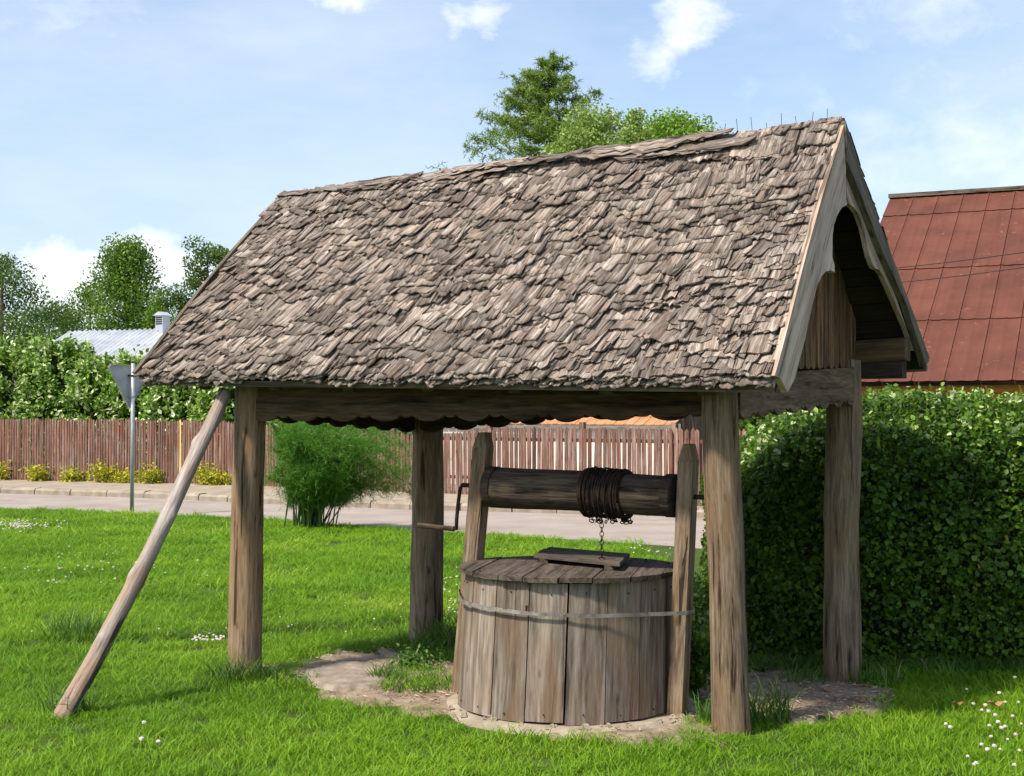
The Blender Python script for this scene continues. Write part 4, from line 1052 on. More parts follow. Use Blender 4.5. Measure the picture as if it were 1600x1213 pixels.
# ------------------------------------------------------------------ hedge on the right
hx0, hx1, hy0, hy1, hh = 1.56, 6.6, 9.30, 11.9, 1.76
def hedge_surf(n, rs, shrink=0.0):
    x0, x1, y0, y1, z1 = hx0 + shrink, hx1 - shrink, hy0 + shrink, hy1 - shrink, hh - shrink
    rad = 0.58
    areas = np.array([(x1 - x0) * z1 * 1.25, (y1 - y0) * z1 * .9, (x1 - x0) * (y1 - y0) * .75, (x1 - x0) * z1 * .15]); areas /= areas.sum()
    f = rs.choice(4, size=n, p=areas); u = rs.rand(n); v = rs.rand(n)
    P = np.zeros((n, 3))
    m = f == 0; P[m] = np.c_[x0 + u[m] * (x1 - x0), np.full(m.sum(), y0), v[m] * z1]
    m = f == 1; P[m] = np.c_[np.full(m.sum(), x0), y0 + u[m] * (y1 - y0), v[m] * z1]
    m = f == 2; P[m] = np.c_[x0 + u[m] * (x1 - x0), y0 + v[m] * (y1 - y0), np.full(m.sum(), z1)]
    m = f == 3; P[m] = np.c_[x0 + u[m] * (x1 - x0), np.full(m.sum(), y1), v[m] * z1]
    # round the edges: pull to inner box then push out by radius
    r2 = np.array([rad, rad, rad]); lo = np.array([x0, y0, -2]) + r2; hi = np.array([x1, y1, z1]) - r2
    Cc = np.clip(P, lo, hi); d = P - Cc; l = np.linalg.norm(d, axis=1, keepdims=True) + 1e-6; nrm = d / l
    P = Cc + nrm * rad
    nv = np.array([noise.noise(Vector(p * 1.3)) * .11 + noise.noise(Vector(p * 3.3)) * .08 + noise.noise(Vector(p * 8.0)) * 0.05 for p in P])
    Q_ = P + nrm * nv[:, None]
    sh = np.clip((2.75 - Q_[:, 0]) / 1.1, 0, 1.3) ** 1.8 * 0.30 + np.clip((Q_[:, 0] - 4.2) / 2, 0, 1) * .10
    Q_[:, 2] *= (1 - sh / 1.76)
    return Q_, nrm
hedge = empty('clipped_hedge', (3.2, 10.2, 0), 'tall dense clipped green hedge with rounded top beside the well shelter', 'hedge')
rs = np.random.RandomState(21)
Pp, Nn = hedge_surf(80000, rs); dep = -np.abs(rs.normal(0, .055, (len(Pp), 1))) + 0.02
C = Pp + Nn * dep; C = C[C[:, 2] > 0.05]; Nn = Nn[Pp[:, 2] > -9][: len(C)] if False else Nn[(Pp + Nn * dep)[:, 2] > 0.05]
V, F = leaf_mesh(C, 0.038, Nn * .7 + np.array([-.15, -.1, .8]), 0.75, rs, .72, 6, sizevar=.55)
mk('foliage', V, F, M['hedge'], hedge, kind='stuff')
gx, gy, gz_ = 28, 16, 12; cv = []
mb = MB()
def core(n):
    P, Nr = hedge_surf(n, np.random.RandomState(3), 0.13)
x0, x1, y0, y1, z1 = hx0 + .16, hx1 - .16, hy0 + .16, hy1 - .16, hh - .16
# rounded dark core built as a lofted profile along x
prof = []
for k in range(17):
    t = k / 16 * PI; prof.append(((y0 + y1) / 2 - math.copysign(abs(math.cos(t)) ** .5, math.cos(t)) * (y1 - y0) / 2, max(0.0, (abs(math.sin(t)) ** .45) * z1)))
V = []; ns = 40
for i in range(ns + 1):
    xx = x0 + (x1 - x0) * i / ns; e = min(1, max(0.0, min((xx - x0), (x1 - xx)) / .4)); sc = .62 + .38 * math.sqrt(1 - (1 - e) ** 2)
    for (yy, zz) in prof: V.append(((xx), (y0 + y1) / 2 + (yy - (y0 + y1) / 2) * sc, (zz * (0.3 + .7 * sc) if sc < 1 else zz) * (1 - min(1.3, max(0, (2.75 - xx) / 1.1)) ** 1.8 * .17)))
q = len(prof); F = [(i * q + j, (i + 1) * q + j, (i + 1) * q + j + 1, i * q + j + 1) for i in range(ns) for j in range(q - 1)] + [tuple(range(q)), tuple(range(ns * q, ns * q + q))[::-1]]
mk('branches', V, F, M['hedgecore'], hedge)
# loose shoots on top and at the left corner
B = []; D = []
Pt, Nt = hedge_surf(2600, np.random.RandomState(8)); m = (Nt[:, 2] > .5); Pt = Pt[m]; Nt = Nt[m]
C = np.concatenate([Pt + Nt * .03 + np.random.RandomState(9).normal(0, .012, Pt.shape) + np.array([0, 0, 1]) * s_ for s_ in (0.0, .025, .05)])
V, F = leaf_mesh(C, 0.038, np.array([[0, 0, 1.0]]), 0.9, rs, .7, 6)
mk('young_shoots', V, F, M['yweed'] if False else M['shrub'], hedge, kind='stuff')

# ------------------------------------------------------------------ trees and shrubs
def limbs(mb, base, h, r, n, spread, rs, lean=(0, 0), start=.35):
    top = base + Vector((lean[0], lean[1], h))
    pts = [base.lerp(top, t) + Vector((rs.normal(0, .03 * h * .1), rs.normal(0, .03 * h * .1), 0)) for t in np.linspace(0, 1, 8)]
    mb.tube(pts, [r * (1 - .85 * t) for t in np.linspace(0, 1, 8)], 8); ends = []
    for k in range(n):
        t = rs.uniform(start, .92); p = base.lerp(top, t); a = rs.uniform(0, 2 * PI); l_ = spread * (1.15 - t) * rs.uniform(.7, 1.2)
        q = p + Vector((math.cos(a) * l_, math.sin(a) * l_, l_ * rs.uniform(.3, .9)))
        mid = p.lerp(q, .5) + Vector((0, 0, -.06 * l_)); mb.tube([p, mid, q], [r * .35 * (1.1 - t), r * .22 * (1.1 - t), r * .06], 5); ends.append(q)
    return ends
def tree(name, px, ytop, ybase_z, wpx, d, mat, label, cat, group, n=5200, leaf=.17, seed=0, shape='oval', zlow=0.25, clump=.22, nclump=44, lim=10):
    rs = np.random.RandomState(seed + 100)
    topz = at(px, ytop, d).z; w = wpx / FPX * d; bx = at(px, 600, d).x
    root = empty(name, (bx, d, 0), label, cat, group)
    base = Vector((bx, d, 0)); mb = MB(); limbs(mb, base, topz * .93, .018 * topz + .04, lim, w * .5, rs); mb.build('trunk', M['bark'], root)
    nclump = int(nclump * 1.6); z0 = topz * zlow; H = topz - z0; cl = []
    while len(cl) < nclump:
        t = rs.rand(); z = z0 + H * t * .95
        if shape == 'cone': rad = (1 - t) ** .75
        elif shape == 'oval': rad = math.sin(PI * (.12 + .86 * t)) ** .6
        elif shape == 'column': rad = math.sin(PI * (.2 + .75 * t)) ** .35
        elif shape == 'round': rad = math.sqrt(max(0, 1 - (2 * t - 1) ** 2)) ** .8
        a = rs.uniform(0, 2 * PI); rr_ = w / 2 * rad * rs.uniform(.35, 1.0) ** .5
        cl.append((bx + math.cos(a) * rr_, d + math.sin(a) * rr_, z, rs.uniform(.7, 1.3)))
    cl = np.array(cl); cs = min(w, H) * clump
    n = int(n * 2.0); leaf = leaf * .70
    k = rs.randint(nclump, size=n); g = rs.normal(size=(n, 3)); g /= np.linalg.norm(g, axis=1, keepdims=True); rad = (rs.rand(n, 1) ** .42) * cs * cl[k, 3:4]
    C = cl[k, :3] + g * rad * np.array([1, 1, .8]); C = C[C[:, 2] < topz + .15 * cs]; g = g[: len(C)]
    V, F = leaf_mesh(C, leaf, np.array([[0, 0, .8]]), 0.9, rs, .6, 4)
    mk('crown', V, F, mat, root, kind='stuff')
    return root
GT = 'trees behind the fence on the left'
tree('broadleaf_tree', 2, 394, 0, 140, 52, M['tree_b'], 'dark loose-branched tree at the left edge of the picture above the shrubs', 'tree', GT, 5200, .16, 1, 'oval', .3, .20, 40)
tree('broadleaf_tree', -70, 380, 0, 150, 55, M['tree_b'], 'dark tree just past the left edge of the lawn view', 'tree', GT, 3500, .2, 2, 'oval', .2)
tree('bushy_tree', 75, 462, 0, 130, 58, M['tree_b'], 'low dull green bushy tree between the dark left tree and the pointed one', 'tree', GT, 6000, .17, 3, 'round', .1, .22, 50)
tree('pointed_tree', 198, 372, 0, 215, 62, M['tree_a'], 'tall pointed bright green tree above the tin roof', 'tree', GT, 15000, .20, 4, 'cone', .12, .17, 130)
tree('bushy_tree', 140, 440, 0, 110, 63, M['tree_a'], 'mid green bushy tree at the left foot of the pointed tree', 'tree', GT, 5500, .19, 14, 'oval', .1, .22, 46)
tree('bushy_tree', 262, 448, 0, 90, 60, M['tree_a'], 'loose green bushy tree right of the pointed tree behind the vent', 'tree', GT, 5500, .17, 5, 'oval', .1, .22, 40)
tree('column_tree', 323, 370, 0, 100, 60, M['tree_b'], 'dark columnar tree standing against the cloud just left of the shelter roof', 'tree', GT, 9000, .18, 6, 'column', .25, .20, 50)
tree('bushy_tree', 335, 470, 0, 120, 64, M['tree_b'], 'dark bushy tree at the foot of the columnar tree', 'tree', GT, 5000, .2, 16, 'round', .05, .24, 40)
tree('bushy_tree', 30, 490, 0, 130, 50, M['tree_b'], 'brownish green bush below the dark left tree', 'tree', GT, 5000, .17, 17, 'round', .05, .24, 40)
GC_ = 'trees showing above the shelter roof'
tree('birch_tree', 925, 172, 0, 185, 47, M['birch'], 'pale yellow green birch showing above the middle of the shingle roof', 'tree', GC_, 12000, .17, 7, 'oval', .52, .16, 84)
tree('birch_tree', 1000, 166, 0, 105, 45, M['birch'], 'thin sparse birch between the pale birch and the round green crown', 'tree', GC_, 6000, .16, 8, 'oval', .52, .17, 46)
tree('maple_tree', 1068, 182, 0, 185, 48, M['maple'], 'fresh green round crowned tree showing above the roof right of the birches', 'tree', GC_, 11000, .18, 9, 'round', .55, .19, 60)
tree('dark_tree', 1195, 600, 0, 110, 36, M['tree_b'], 'dark green tree seen through the shelter just left of the hedge top', 'tree', None, 4000, .16, 10, 'round', .05, .24, 40)
# larch: whorls of up-curved branches with needle tufts
rs = np.random.RandomState(77); ld = 50.0; lb = Vector((at(838, 600, ld).x, ld, 0)); ltop = at(864, 84, ld)
larch = empty('larch_tree', lb, 'tall feathery larch with drooping needled branches rising above the shingle roof', 'tree', GC_)
mb = MB(); tp = [lb.lerp(ltop, t) + Vector((.10 * math.sin(t * 5), 0, 0)) for t in np.linspace(0, 1, 14)]; mb.tube(tp, [.20 * (1 - .93 * t) for t in np.linspace(0, 1, 14)], 8)
Bs = []; Ds = []; Ls_ = []
for k in range(125):
    t = rs.uniform(.60, .985); p = lb.lerp(ltop, t) + Vector((.10 * math.sin(t * 5), 0, 0)); a = rs.uniform(0, 2 * PI)
    l_ = (1 - t) ** .72 * 8.2 * rs.uniform(.55, 1.12) + .15
    if rs.rand() < .14: l_ *= .4
    q = p + Vector((math.cos(a) * l_, math.sin(a) * l_, l_ * rs.uniform(-.05, .30))); mid = p.lerp(q, .5) - Vector((0, 0, .10 * l_)); path = [p, p.lerp(mid, .6), mid, mid.lerp(q, .55) + Vector((0, 0, .0)), q]
    mb.tube(path, [.035 * (1.2 - t), .03 * (1.2 - t), .022 * (1.2 - t), .014 * (1.2 - t), .004], 4, cap=False)
    nt2 = int(10 + l_ * 24)
    for j in range(nt2):
        f = rs.uniform(.12, 1.0); seg = f * 4; i0 = min(3, int(seg)); c = path[i0].lerp(path[i0 + 1], seg - i0)
        # side twig that hangs
        tw = Vector((rs.normal(0, .22), rs.normal(0, .22), rs.uniform(-.42, .10))) * min(1.0, .35 + l_ * .3)
        for s_ in range(9):
            g = rs.rand(); b0 = c + tw * g; dv = rs.normal(size=3) * .6 + np.array(tw.normalized()) * .5 + np.array([0, 0, .15]); dv /= np.linalg.norm(dv)
            Bs.append(b0); Ds.append(dv); Ls_.append(rs.uniform(.10, .20))
for s_ in range(700):   # leader
    t = rs.uniform(.9, 1.0); b0 = lb.lerp(ltop, t); dv = rs.normal(size=3); dv[2] = abs(dv[2]); dv /= np.linalg.norm(dv); Bs.append(b0); Ds.append(dv); Ls_.append(rs.uniform(.1, .28))
mb.build('trunk', M['bark'], larch)
V, F = blade_mesh(np.array([tuple(b) for b in Bs]), np.array(Ds), np.array(Ls_), .016, rs)
mk('crown', V, F, M['larch'], larch, kind='stuff')

# big-leaved shrubs behind the left fence
GS = 'big leaved shrubs behind the left part of the fence'
def shrub(px, ytop, wpx, d, seed, label, n=6200):
    rs = np.random.RandomState(seed); bx = at(px, 600, d).x; topz = at(px, ytop, d).z; w = wpx / FPX * d
    root = empty('leafy_shrub', (bx, d, .05), label, 'shrub', GS); mb = MB(); limbs(mb, Vector((bx, d, 0)), topz * .8, .05, 9, w * .45, rs, start=.1); mb.build('stems', M['bark'], root)
    Cs = []; Dr = []
    for s_ in range(n // 14):     # shoots with paired leaves
        t = rs.rand() ** .8; a = rs.uniform(0, 2 * PI); rad = w / 2 * (1 - .5 * t ** 3) * rs.uniform(.5, 1) ** .4
        x = bx + math.cos(a) * rad; y = d + math.sin(a) * rad * .6; z = topz * (.12 + .86 * t) * (1 - .12 * (abs(x - bx) / (w / 2)) ** 2)
        dv = np.array([math.cos(a) * .6, math.sin(a) * .6 - .2, .9]); dv /= np.linalg.norm(dv)
        for j in range(14):
            c = np.array([x, y, z]) + dv * (-.32 + .038 * j) + rs.normal(0, .055, 3); Cs.append(c); Dr.append(dv * .5 + rs.normal(0, .7, 3))
    V, F = leaf_mesh(np.array(Cs), .135, np.array([[0, -.25, .9]]), .6, rs, .6, 6, dirs=np.array(Dr)); mk('foliage', V, F, M['shrub'], root, kind='stuff')
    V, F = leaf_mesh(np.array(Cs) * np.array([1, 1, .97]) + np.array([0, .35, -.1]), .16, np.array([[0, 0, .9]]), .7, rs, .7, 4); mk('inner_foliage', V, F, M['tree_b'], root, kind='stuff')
shrub(-60, 524, 160, 42, 31, 'big leaved shrub cut off by the left edge of the picture')
shrub(20, 524, 170, 41.5, 32, 'big leaved pale tipped shrub leftmost behind the fence')
shrub(95, 528, 160, 41, 33, 'big leaved pale tipped shrub second from the left behind the fence')
shrub(165, 556, 150, 40, 34, 'big leaved shrub below the left end of the tin roof')
shrub(225, 550, 130, 39.5, 35, 'big leaved shrub directly behind the road sign')
shrub(290, 580, 160, 38.5, 36, 'big leaved shrub showing under the left eave of the shelter')
shrub(365, 586, 150, 37.5, 37, 'big leaved shrub behind the left front post')
shrub(445, 600, 150, 36.5, 38, 'big leaved shrub behind the feathery bush')
# far tree belt closing the view
rs = np.random.RandomState(55); n = 26000; xs = rs.uniform(-55, 75, n); C = np.c_[xs, 88 + rs.uniform(-3, 3, n), rs.rand(n) ** .8 * (5.2 + 1.4 * np.sin(xs * .35) + 1.1 * np.sin(xs * .93 + 1))]
V, F = leaf_mesh(C, .5, np.array([[0, 0, .8]]), .9, rs, .7, 4); mk('far_woodland', V, F, M['tree_b'], None, kind='stuff', label='far belt of trees closing the view', cat='woodland')

# ------------------------------------------------------------------ feathery bush by the road
fb = gp(482, 826); bush = empty('feathery_bush', (fb.x, fb.y, 0), 'fine feathery dark green bush with bare stems drooping to the right by the road', 'bush')
rs = np.random.RandomState(91); mb = MB(); Bs = []; Ds = []; Ls_ = []
for k in range(80):
    b0 = Vector((fb.x + rs.normal(0, .16), fb.y + rs.normal(0, .14), 0)); a = rs.uniform(0, 2 * PI); out = rs.uniform(.10, .78); right = max(0, math.cos(a))
    hgt = rs.uniform(.70, 1.62); tip = b0 + Vector((math.cos(a) * out * (1 + .55 * right) + .14, math.sin(a) * out, hgt * (1 - .30 * right * rs.rand())))
    mid = b0.lerp(tip, .5) + Vector((-math.cos(a) * out * .25, 0, .18)); droop = tip + Vector((.22 + .35 * right, 0, -.12 - .35 * right * rs.rand()))
    path = [b0, b0.lerp(mid, .6), mid, tip, droop]; mb.tube(path, [.012, .010, .008, .005, .0015], 5, cap=False)
    for j in range(150):
        f = rs.uniform(.27, 1.0); seg = f * 4; i0 = min(3, int(seg)); c = path[i0].lerp(path[i0 + 1], seg - i0); tw = Vector(rs.normal(0, .13, 3)) + Vector((.05 + .05 * right, 0, .02))
        for s_ in range(9):
            g = rs.rand(); bb0 = c + tw * g; dv = rs.normal(size=3) * .55 + np.array(tw.normalized()) * .7 + np.array([.12, 0, -.05]); dv /= np.linalg.norm(dv); Bs.append(bb0); Ds.append(dv); Ls_.append(rs.uniform(.05, .11))
mb.build('stems', M['weed'], bush)
Bs = np.array([tuple(b) for b in Bs]); m = Bs[:, 2] > .33; V, F = blade_mesh(Bs[m], np.array(Ds)[m], np.array(Ls_)[m], .0032, rs); mk('foliage', V, F, M['feather'], bush, kind='stuff')

# ------------------------------------------------------------------ weeds
def clump_blades(cx, cy, n, rad, hmin, hmax, w, rs, z=0, lean=.35, arc=.5):
    """arching grass blades as 3-segment strips"""
    Vs = []; Fs = []
    for i in range(n):
        a = rs.uniform(0, 2 * PI); r_ = rad * math.sqrt(rs.rand()); b = np.array([cx + math.cos(a) * r_, cy + math.sin(a) * r_, z]); h = rs.uniform(hmin, hmax)
        d = rs.uniform(0, 2 * PI); dv = np.array([math.cos(d), math.sin(d), 0]); ln = rs.uniform(.3, 1) * lean * h; s = np.array([-dv[1], dv[0], 0]); tw = rs.uniform(-1, 1); s = s * math.cos(tw) + dv * math.sin(tw)
        k = len(Vs)
        for t in (0, .4, .75, 1.0):
            p = b + dv * (ln * t + arc * h * t ** 3 * .5) + np.array([0, 0, h * (t - arc * .35 * t ** 3)]); ww = w * (1 - t ** 1.6) * .5 + .0004
            Vs.append(p - s * ww); Vs.append(p + s * ww)
        for j in range(3): Fs.append((k + 2 * j, k + 2 * j + 1, k + 2 * j + 3, k + 2 * j + 2))
    return Vs, Fs
def tuft(px, py, n, rad, h, label, seed, w=.008, arc=.6, lean=.45, mat='weed', d=None):
    p = gp(px, py); rs = np.random.RandomState(seed); V, F = clump_blades(p.x, p.y, n, rad, h * .4, h, w, rs, -.01, lean, arc)
    return mk('grass_tuft', V, np.array(F), M[mat], org=(p.x, p.y, 0), label=label, cat='grass tuft', group='grass tufts round the posts')
tuft(362, 1068, 150, .14, .27, 'long grass tuft at the left foot of the left front post', 1)
tuft(408, 1064, 120, .12, .18, 'short grass tuft at the right foot of the left front post', 2)
tuft(455, 1072, 150, .20, .12, 'low grass tuft on the lawn just right of the left front post', 22)
tuft(698, 1008, 220, .18, .34, 'dark long grass tuft between the left rear post and the well', 3)
tuft(655, 1015, 160, .22, .20, 'low grass tuft at the left foot of the left rear post', 4)
tuft(660, 1078, 260, .26, .17, 'weedy grass tuft between the two bare patches left of the well', 5)
tuft(605, 1066, 120, .10, .20, 'small upright grass tuft left of the weedy patch', 6)
tuft(1112, 1132, 90, .09, .24, 'grass tuft at the left foot of the right front post', 7)
tuft(1195, 1128, 160, .14, .34, 'tall grass tuft leaning out from the right foot of the right front post', 8)
tuft(1262, 1070, 120, .16, .20, 'dry grass tuft at the left foot of the right rear post', 9, mat='weed')
tuft(1365, 1072, 140, .18, .22, 'grass tuft at the right foot of the right rear post', 10)
tuft(108, 1118, 130, .14, .26, 'long grass tuft round the foot of the prop pole', 11)
tuft(120, 995, 170, .22, .32, 'tall grass tuft by the dip at the left of the lawn', 12)
def leafy(name, px, py, n, rad, h, leaf, mat, label, cat, group, seed, d=None, z=0):
    p = gp(px, py) if d is None else at(px, py, d); 
    if d is not None: p.z = z
    rs = np.random.RandomState(seed); root = empty(name, p, label, cat, group); mb = MB(); Cs = []
    for k in range(max(4, n // 60)):
        a = rs.uniform(0, 2 * PI); q = p + Vector((math.cos(a) * rad * rs.uniform(.1, 1), math.sin(a) * rad * rs.uniform(.1, 1), h * rs.uniform(.55, 1))); mb.tube([p, p.lerp(q, .5) + Vector((0, 0, .1 * h)), q], .004, 4, cap=False)
        for j in range(60): f = rs.uniform(.2, 1); c = p.lerp(q, f) + Vector((0, 0, .1 * h * math.sin(PI * f))); Cs.append(np.array(c) + rs.normal(0, 1, 3) * rad * .2)
    mb.build('stems', M['weed'], root); Cs = np.array(Cs); Cs[:, 2] = np.maximum(Cs[:, 2], p.z + .015)
    V, F = leaf_mesh(Cs, leaf, np.array([[0, 0, .9]]), .7, rs, .6, 6); mk('foliage', V, F, M[mat], root, kind='stuff')
leafy('weed_plant', 1086, 1095, 900, .17, .42, .045, 'hedge', 'dark leafy weed growing between the well upright and the right front post', 'weed', None, 51)
leafy('weed_plant', 1092, 1030, 500, .12, .60, .040, 'shrub', 'pale leafy shoot rising behind the dark weed by the well', 'weed', None, 56)
leafy('low_weed', 648, 1050, 500, .2, .12, .030, 'weed', 'low leafy weed between the left rear post and the well', 'weed', None, 52)
GY = 'yellow green weeds along the foot of the fence'
for k, (px, h, nm) in enumerate(((0, .55, 'at the left edge of the picture'), (62, .50, 'second clump from the left edge'), (110, .35, 'beside the gap left of the road sign'), (160, .60, 'tallest clump left of the road sign'), (190, .35, 'just left of the sign pole'), (240, .55, 'just right of the sign pole'), (325, .60, 'between the prop pole and the left front post'), (352, .35, 'close behind the left front post'))):
    fp = None
    for a, b in zip(fence_pts, fence_pts[1:]):
        for s_ in np.linspace(0, 1, 150):
            p = a.lerp(b, float(s_))
            if fp is None and px_of(p) > px: fp = p
    leafy('fence_weed', px, 750, 520, .50, h * .62, .08, 'yweed', 'yellow green weeds at fence foot ' + nm, 'weed', GY, 60 + k, d=fp.y - .28, z=.09)
# white flowering stalks in front of the fence
p0 = at(232, 752, 36.2); p0.z = .09; root = empty('flowering_stalk', p0, 'tall white flowering weed against the fence right of the sign pole', 'weed'); mb = MB(); fl = MB(); rs = np.random.RandomState(5)
for k in range(9):
    q = p0 + Vector((rs.uniform(-.35, .45), 0, rs.uniform(.55, .95))); mb.tube([p0, p0.lerp(q, .6) + Vector((0, 0, .08)), q], .005, 4, cap=False)
    for j in range(4): c = q + Vector(rs.normal(0, .035, 3)); fl.tube([c - Zv * .02, c, c + Zv * .02], [.004, .026, .004], 6)
mb.build('stems', M['weed'], root); fl.build('blossoms', M['flower'], root, kind='stuff')

# ------------------------------------------------------------------ lawn grass (instanced blade clumps, one stuff object)
src = bpy.data.collections.new('grass_sources')
def add_src(name, n, rad, h0, h1, w, seed, arc=.7, lean=.6):
    rs = np.random.RandomState(seed); V, F = clump_blades(0, 0, n, rad, h0, h1, w, rs, -.01, lean, arc)
    o = mk(name, V, np.array(F), M['grass'], link=False); src.objects.link(o)
for k in range(6): add_src('clump_%d' % k, 46, .085, .028, .062 + .008 * (k % 3), .0042, 200 + k)
for k in range(2): add_src('clump_long_%d' % k, 34, .075, .045, .11, .0045, 220 + k, .9, .7)
rs = np.random.RandomState(300); pts = []
def scatter(y0, y1, dens, scale, zs):
    xw = lambda y: (.42 * y + 1.6)
    area = (xw(y0) + xw(y1)) * (y1 - y0); n = int(area * dens)
    Y = rs.uniform(y0, y1, n); X = rs.uniform(-1, 1, n) * xw(y1)
    for x, y in zip(X, Y):
        if abs(x) > xw(y): continue
        if y > lawn_y(x) - .05 + .12 * noise.noise(Vector((x * 3, y * 3, 0))): continue
        if x > hx0 + .1 and y > hy0 + .12: continue
        jx, jy = x + .07 * noise.noise(Vector((x * 5, y * 5, 3))), y + .07 * noise.noise(Vector((x * 5, y * 5, 7)))
        r_ = math.hypot(x - WC.x, y - WC.y)
        if r_ < .80: continue
        bare = inside(jx, jy, poly1) or inside(jx, jy, poly2)
        s = scale * rs.uniform(.75, 1.25)
        if bare:
            if inside(jx, jy, grass_in): s *= 1.1
            elif rs.rand() < .90 - .55 * max(0, noise.noise(Vector((x * 4, y * 4, 21)))) : continue
            else: s *= .5
        dd = ditch_d(x, y); big = noise.noise(Vector((x * 1.1, y * 1.1, 11)))
        if dd < .15 and rs.rand() < .8: continue
        h = zs * (1 + .35 * big + (.25 if .12 < dd < .5 else 0)); idx = rs.randint(6)
        if rs.rand() < (.06 if big < .2 else .14): idx = 6 + rs.randint(2)
        pts.append((x, y, gz(x, y), s, s * h, idx, rs.uniform(0, 2 * PI)))
scatter(5.2, 8.5, 235, 1.0, 1.0); scatter(8.5, 12.5, 165, 1.15, 1.0); scatter(12.5, 18, 85, 1.6, .85); scatter(18, 30, 42, 2.3, .62)
A_ = np.array(pts); print('grass clumps', len(A_))
me = bpy.data.meshes.new('lawn_grass'); me.vertices.add(len(A_)); me.vertices.foreach_set('co', A_[:, :3].astype(np.float32).ravel())
a = me.attributes.new('scl', 'FLOAT_VECTOR', 'POINT'); a.data.foreach_set('vector', np.c_[A_[:, 3], A_[:, 3], A_[:, 4]].astype(np.float32).ravel())
a = me.attributes.new('rot', 'FLOAT_VECTOR', 'POINT'); a.data.foreach_set('vector', np.c_[np.random.RandomState(1).normal(0, .1, (len(A_), 2)), A_[:, 6]].astype(np.float32).ravel())
a = me.attributes.new('idx', 'INT', 'POINT'); a.data.foreach_set('value', A_[:, 5].astype(np.int32))
me.materials.append(M['grass'])
go = bpy.data.objects.new('lawn_grass', me); COL.objects.link(go); tag(go, 'short bright green grass covering the lawn', 'grass', kind='stuff')
ng = bpy.data.node_groups.new('grass_scatter', 'GeometryNodeTree'); ng.interface.new_socket('Geometry', in_out='INPUT', socket_type='NodeSocketGeometry'); ng.interface.new_socket('Geometry', in_out='OUTPUT', socket_type='NodeSocketGeometry')
gi_ = ng.nodes.new('NodeGroupInput'); g_o = ng.nodes.new('NodeGroupOutput'); ci = ng.nodes.new('GeometryNodeCollectionInfo'); ci.inputs['Collection'].default_value = src; ci.inputs['Separate Children'].default_value = True; ci.inputs['Reset Children'].default_value = True
ip = ng.nodes.new('GeometryNodeInstanceOnPoints'); ip.inputs['Pick Instance'].default_value = True
def na(name, dt):
    x = ng.nodes.new('GeometryNodeInputNamedAttribute'); x.data_type = dt; x.inputs['Name'].default_value = name
    return [o for o in x.outputs if o.enabled and o.name == 'Attribute'][0]
m2p = ng.nodes.new('GeometryNodeMeshToPoints'); ng.links.new(gi_.outputs[0], m2p.inputs[0]); ng.links.new(m2p.outputs[0], ip.inputs['Points'])
ng.links.new(ci.outputs[0], ip.inputs['Instance']); ng.links.new(na('idx', 'INT'), ip.inputs['Instance Index']); ng.links.new(na('rot', 'FLOAT_VECTOR'), ip.inputs['Rotation']); ng.links.new(na('scl', 'FLOAT_VECTOR'), ip.inputs['Scale'])
ng.links.new(ip.outputs[0], g_o.inputs[0])
md = go.modifiers.new('scatter', 'NODES'); md.node_group = ng

# ------------------------------------------------------------------ clover heads, fallen leaves
def flower_proto():
    mb = MB(); seg = 7
    V = []; F = []
    for i, (r_, z) in enumerate(((.004, .0), (.010, .004), (.012, .010), (.009, .016), (.003, .019))):
        for j in range(seg): th = 2 * PI * j / seg + i * .3; rj = r_ * (1 + .22 * ((j + i) % 2)); V.append((rj * math.cos(th), rj * math.sin(th), z))
    F = [(i * seg + j, i * seg + (j + 1) % seg, (i + 1) * seg + (j + 1) % seg, (i + 1) * seg + j) for i in range(4) for j in range(seg)] + [tuple(range(seg))[::-1], tuple(range(4 * seg, 5 * seg))]
    return V, F
FAR = {}
def speck(px, py, name, sc=1.0, z=.085):
    p = gp(px, py, z); FAR.setdefault(name, []).append((p, sc))
fV, fF = flower_proto(); fme = bpy.data.meshes.new('flower_head'); fme.from_pydata(fV, [], fF); fme.update(); fme.materials.append(M['flower'])
mbs = MB(); mbs.tube([Vector((0, 0, -.08)), Vector((0, 0, .002))], .0012, 4); stm = bpy.data.meshes.new('stem'); stm.from_pydata(mbs.V, [], mbs.F); stm.update(); stm.materials.append(M['weed'])
def clover(px, py, label, group, sc=1.0, z=.085, rnd=random):
    p = gp(px, py, z)
    o = bpy.data.objects.new('clover_flower', None); COL.objects.link(o); o.location = p; o.empty_display_size = .02; tag(o, label, 'clover', group)
    h = bpy.data.objects.new('flower_head', fme); COL.objects.link(h); h.parent = o; h.scale = (sc,) * 3; h.rotation_euler = (rnd.uniform(-.4, .4), rnd.uniform(-.4, .4), rnd.uniform(0, 6))
    s_ = bpy.data.objects.new('stem', stm); COL.objects.link(s_); s_.parent = o
for (x, y) in ((1478, 1131), (1485, 1137), (1564, 1141), (1570, 1136), (1549, 1153), (1583, 1120), (1521, 1196), (1512, 1186), (1526, 1194), (1574, 1157), (1585, 1198), (1593, 1175), (1534, 1166), (1543, 1175), (1553, 1167), (1591, 1099), (1544, 1115), (1555, 1118), (1562, 1083), (1571, 1097), (1510, 1077), (1540, 1106), (1520, 1103), (1596, 1131), (1586, 1150), (1546, 1138), (1563, 1172), (1586, 1062), (1534, 1110), (1560, 1129)):
    clover(x, y + random.uniform(-2, 2), *(('small white clover head in the grass near the hedge foot', 'clover heads near the hedge') if y < 1125 else ('small white clover head in the lowest corner of the lawn', 'clover heads in the lowest right corner') if y > 1160 else ('small white clover head in the middle of the right hand clover patch', 'clover heads in the right hand patch')), random.uniform(.6, .95))
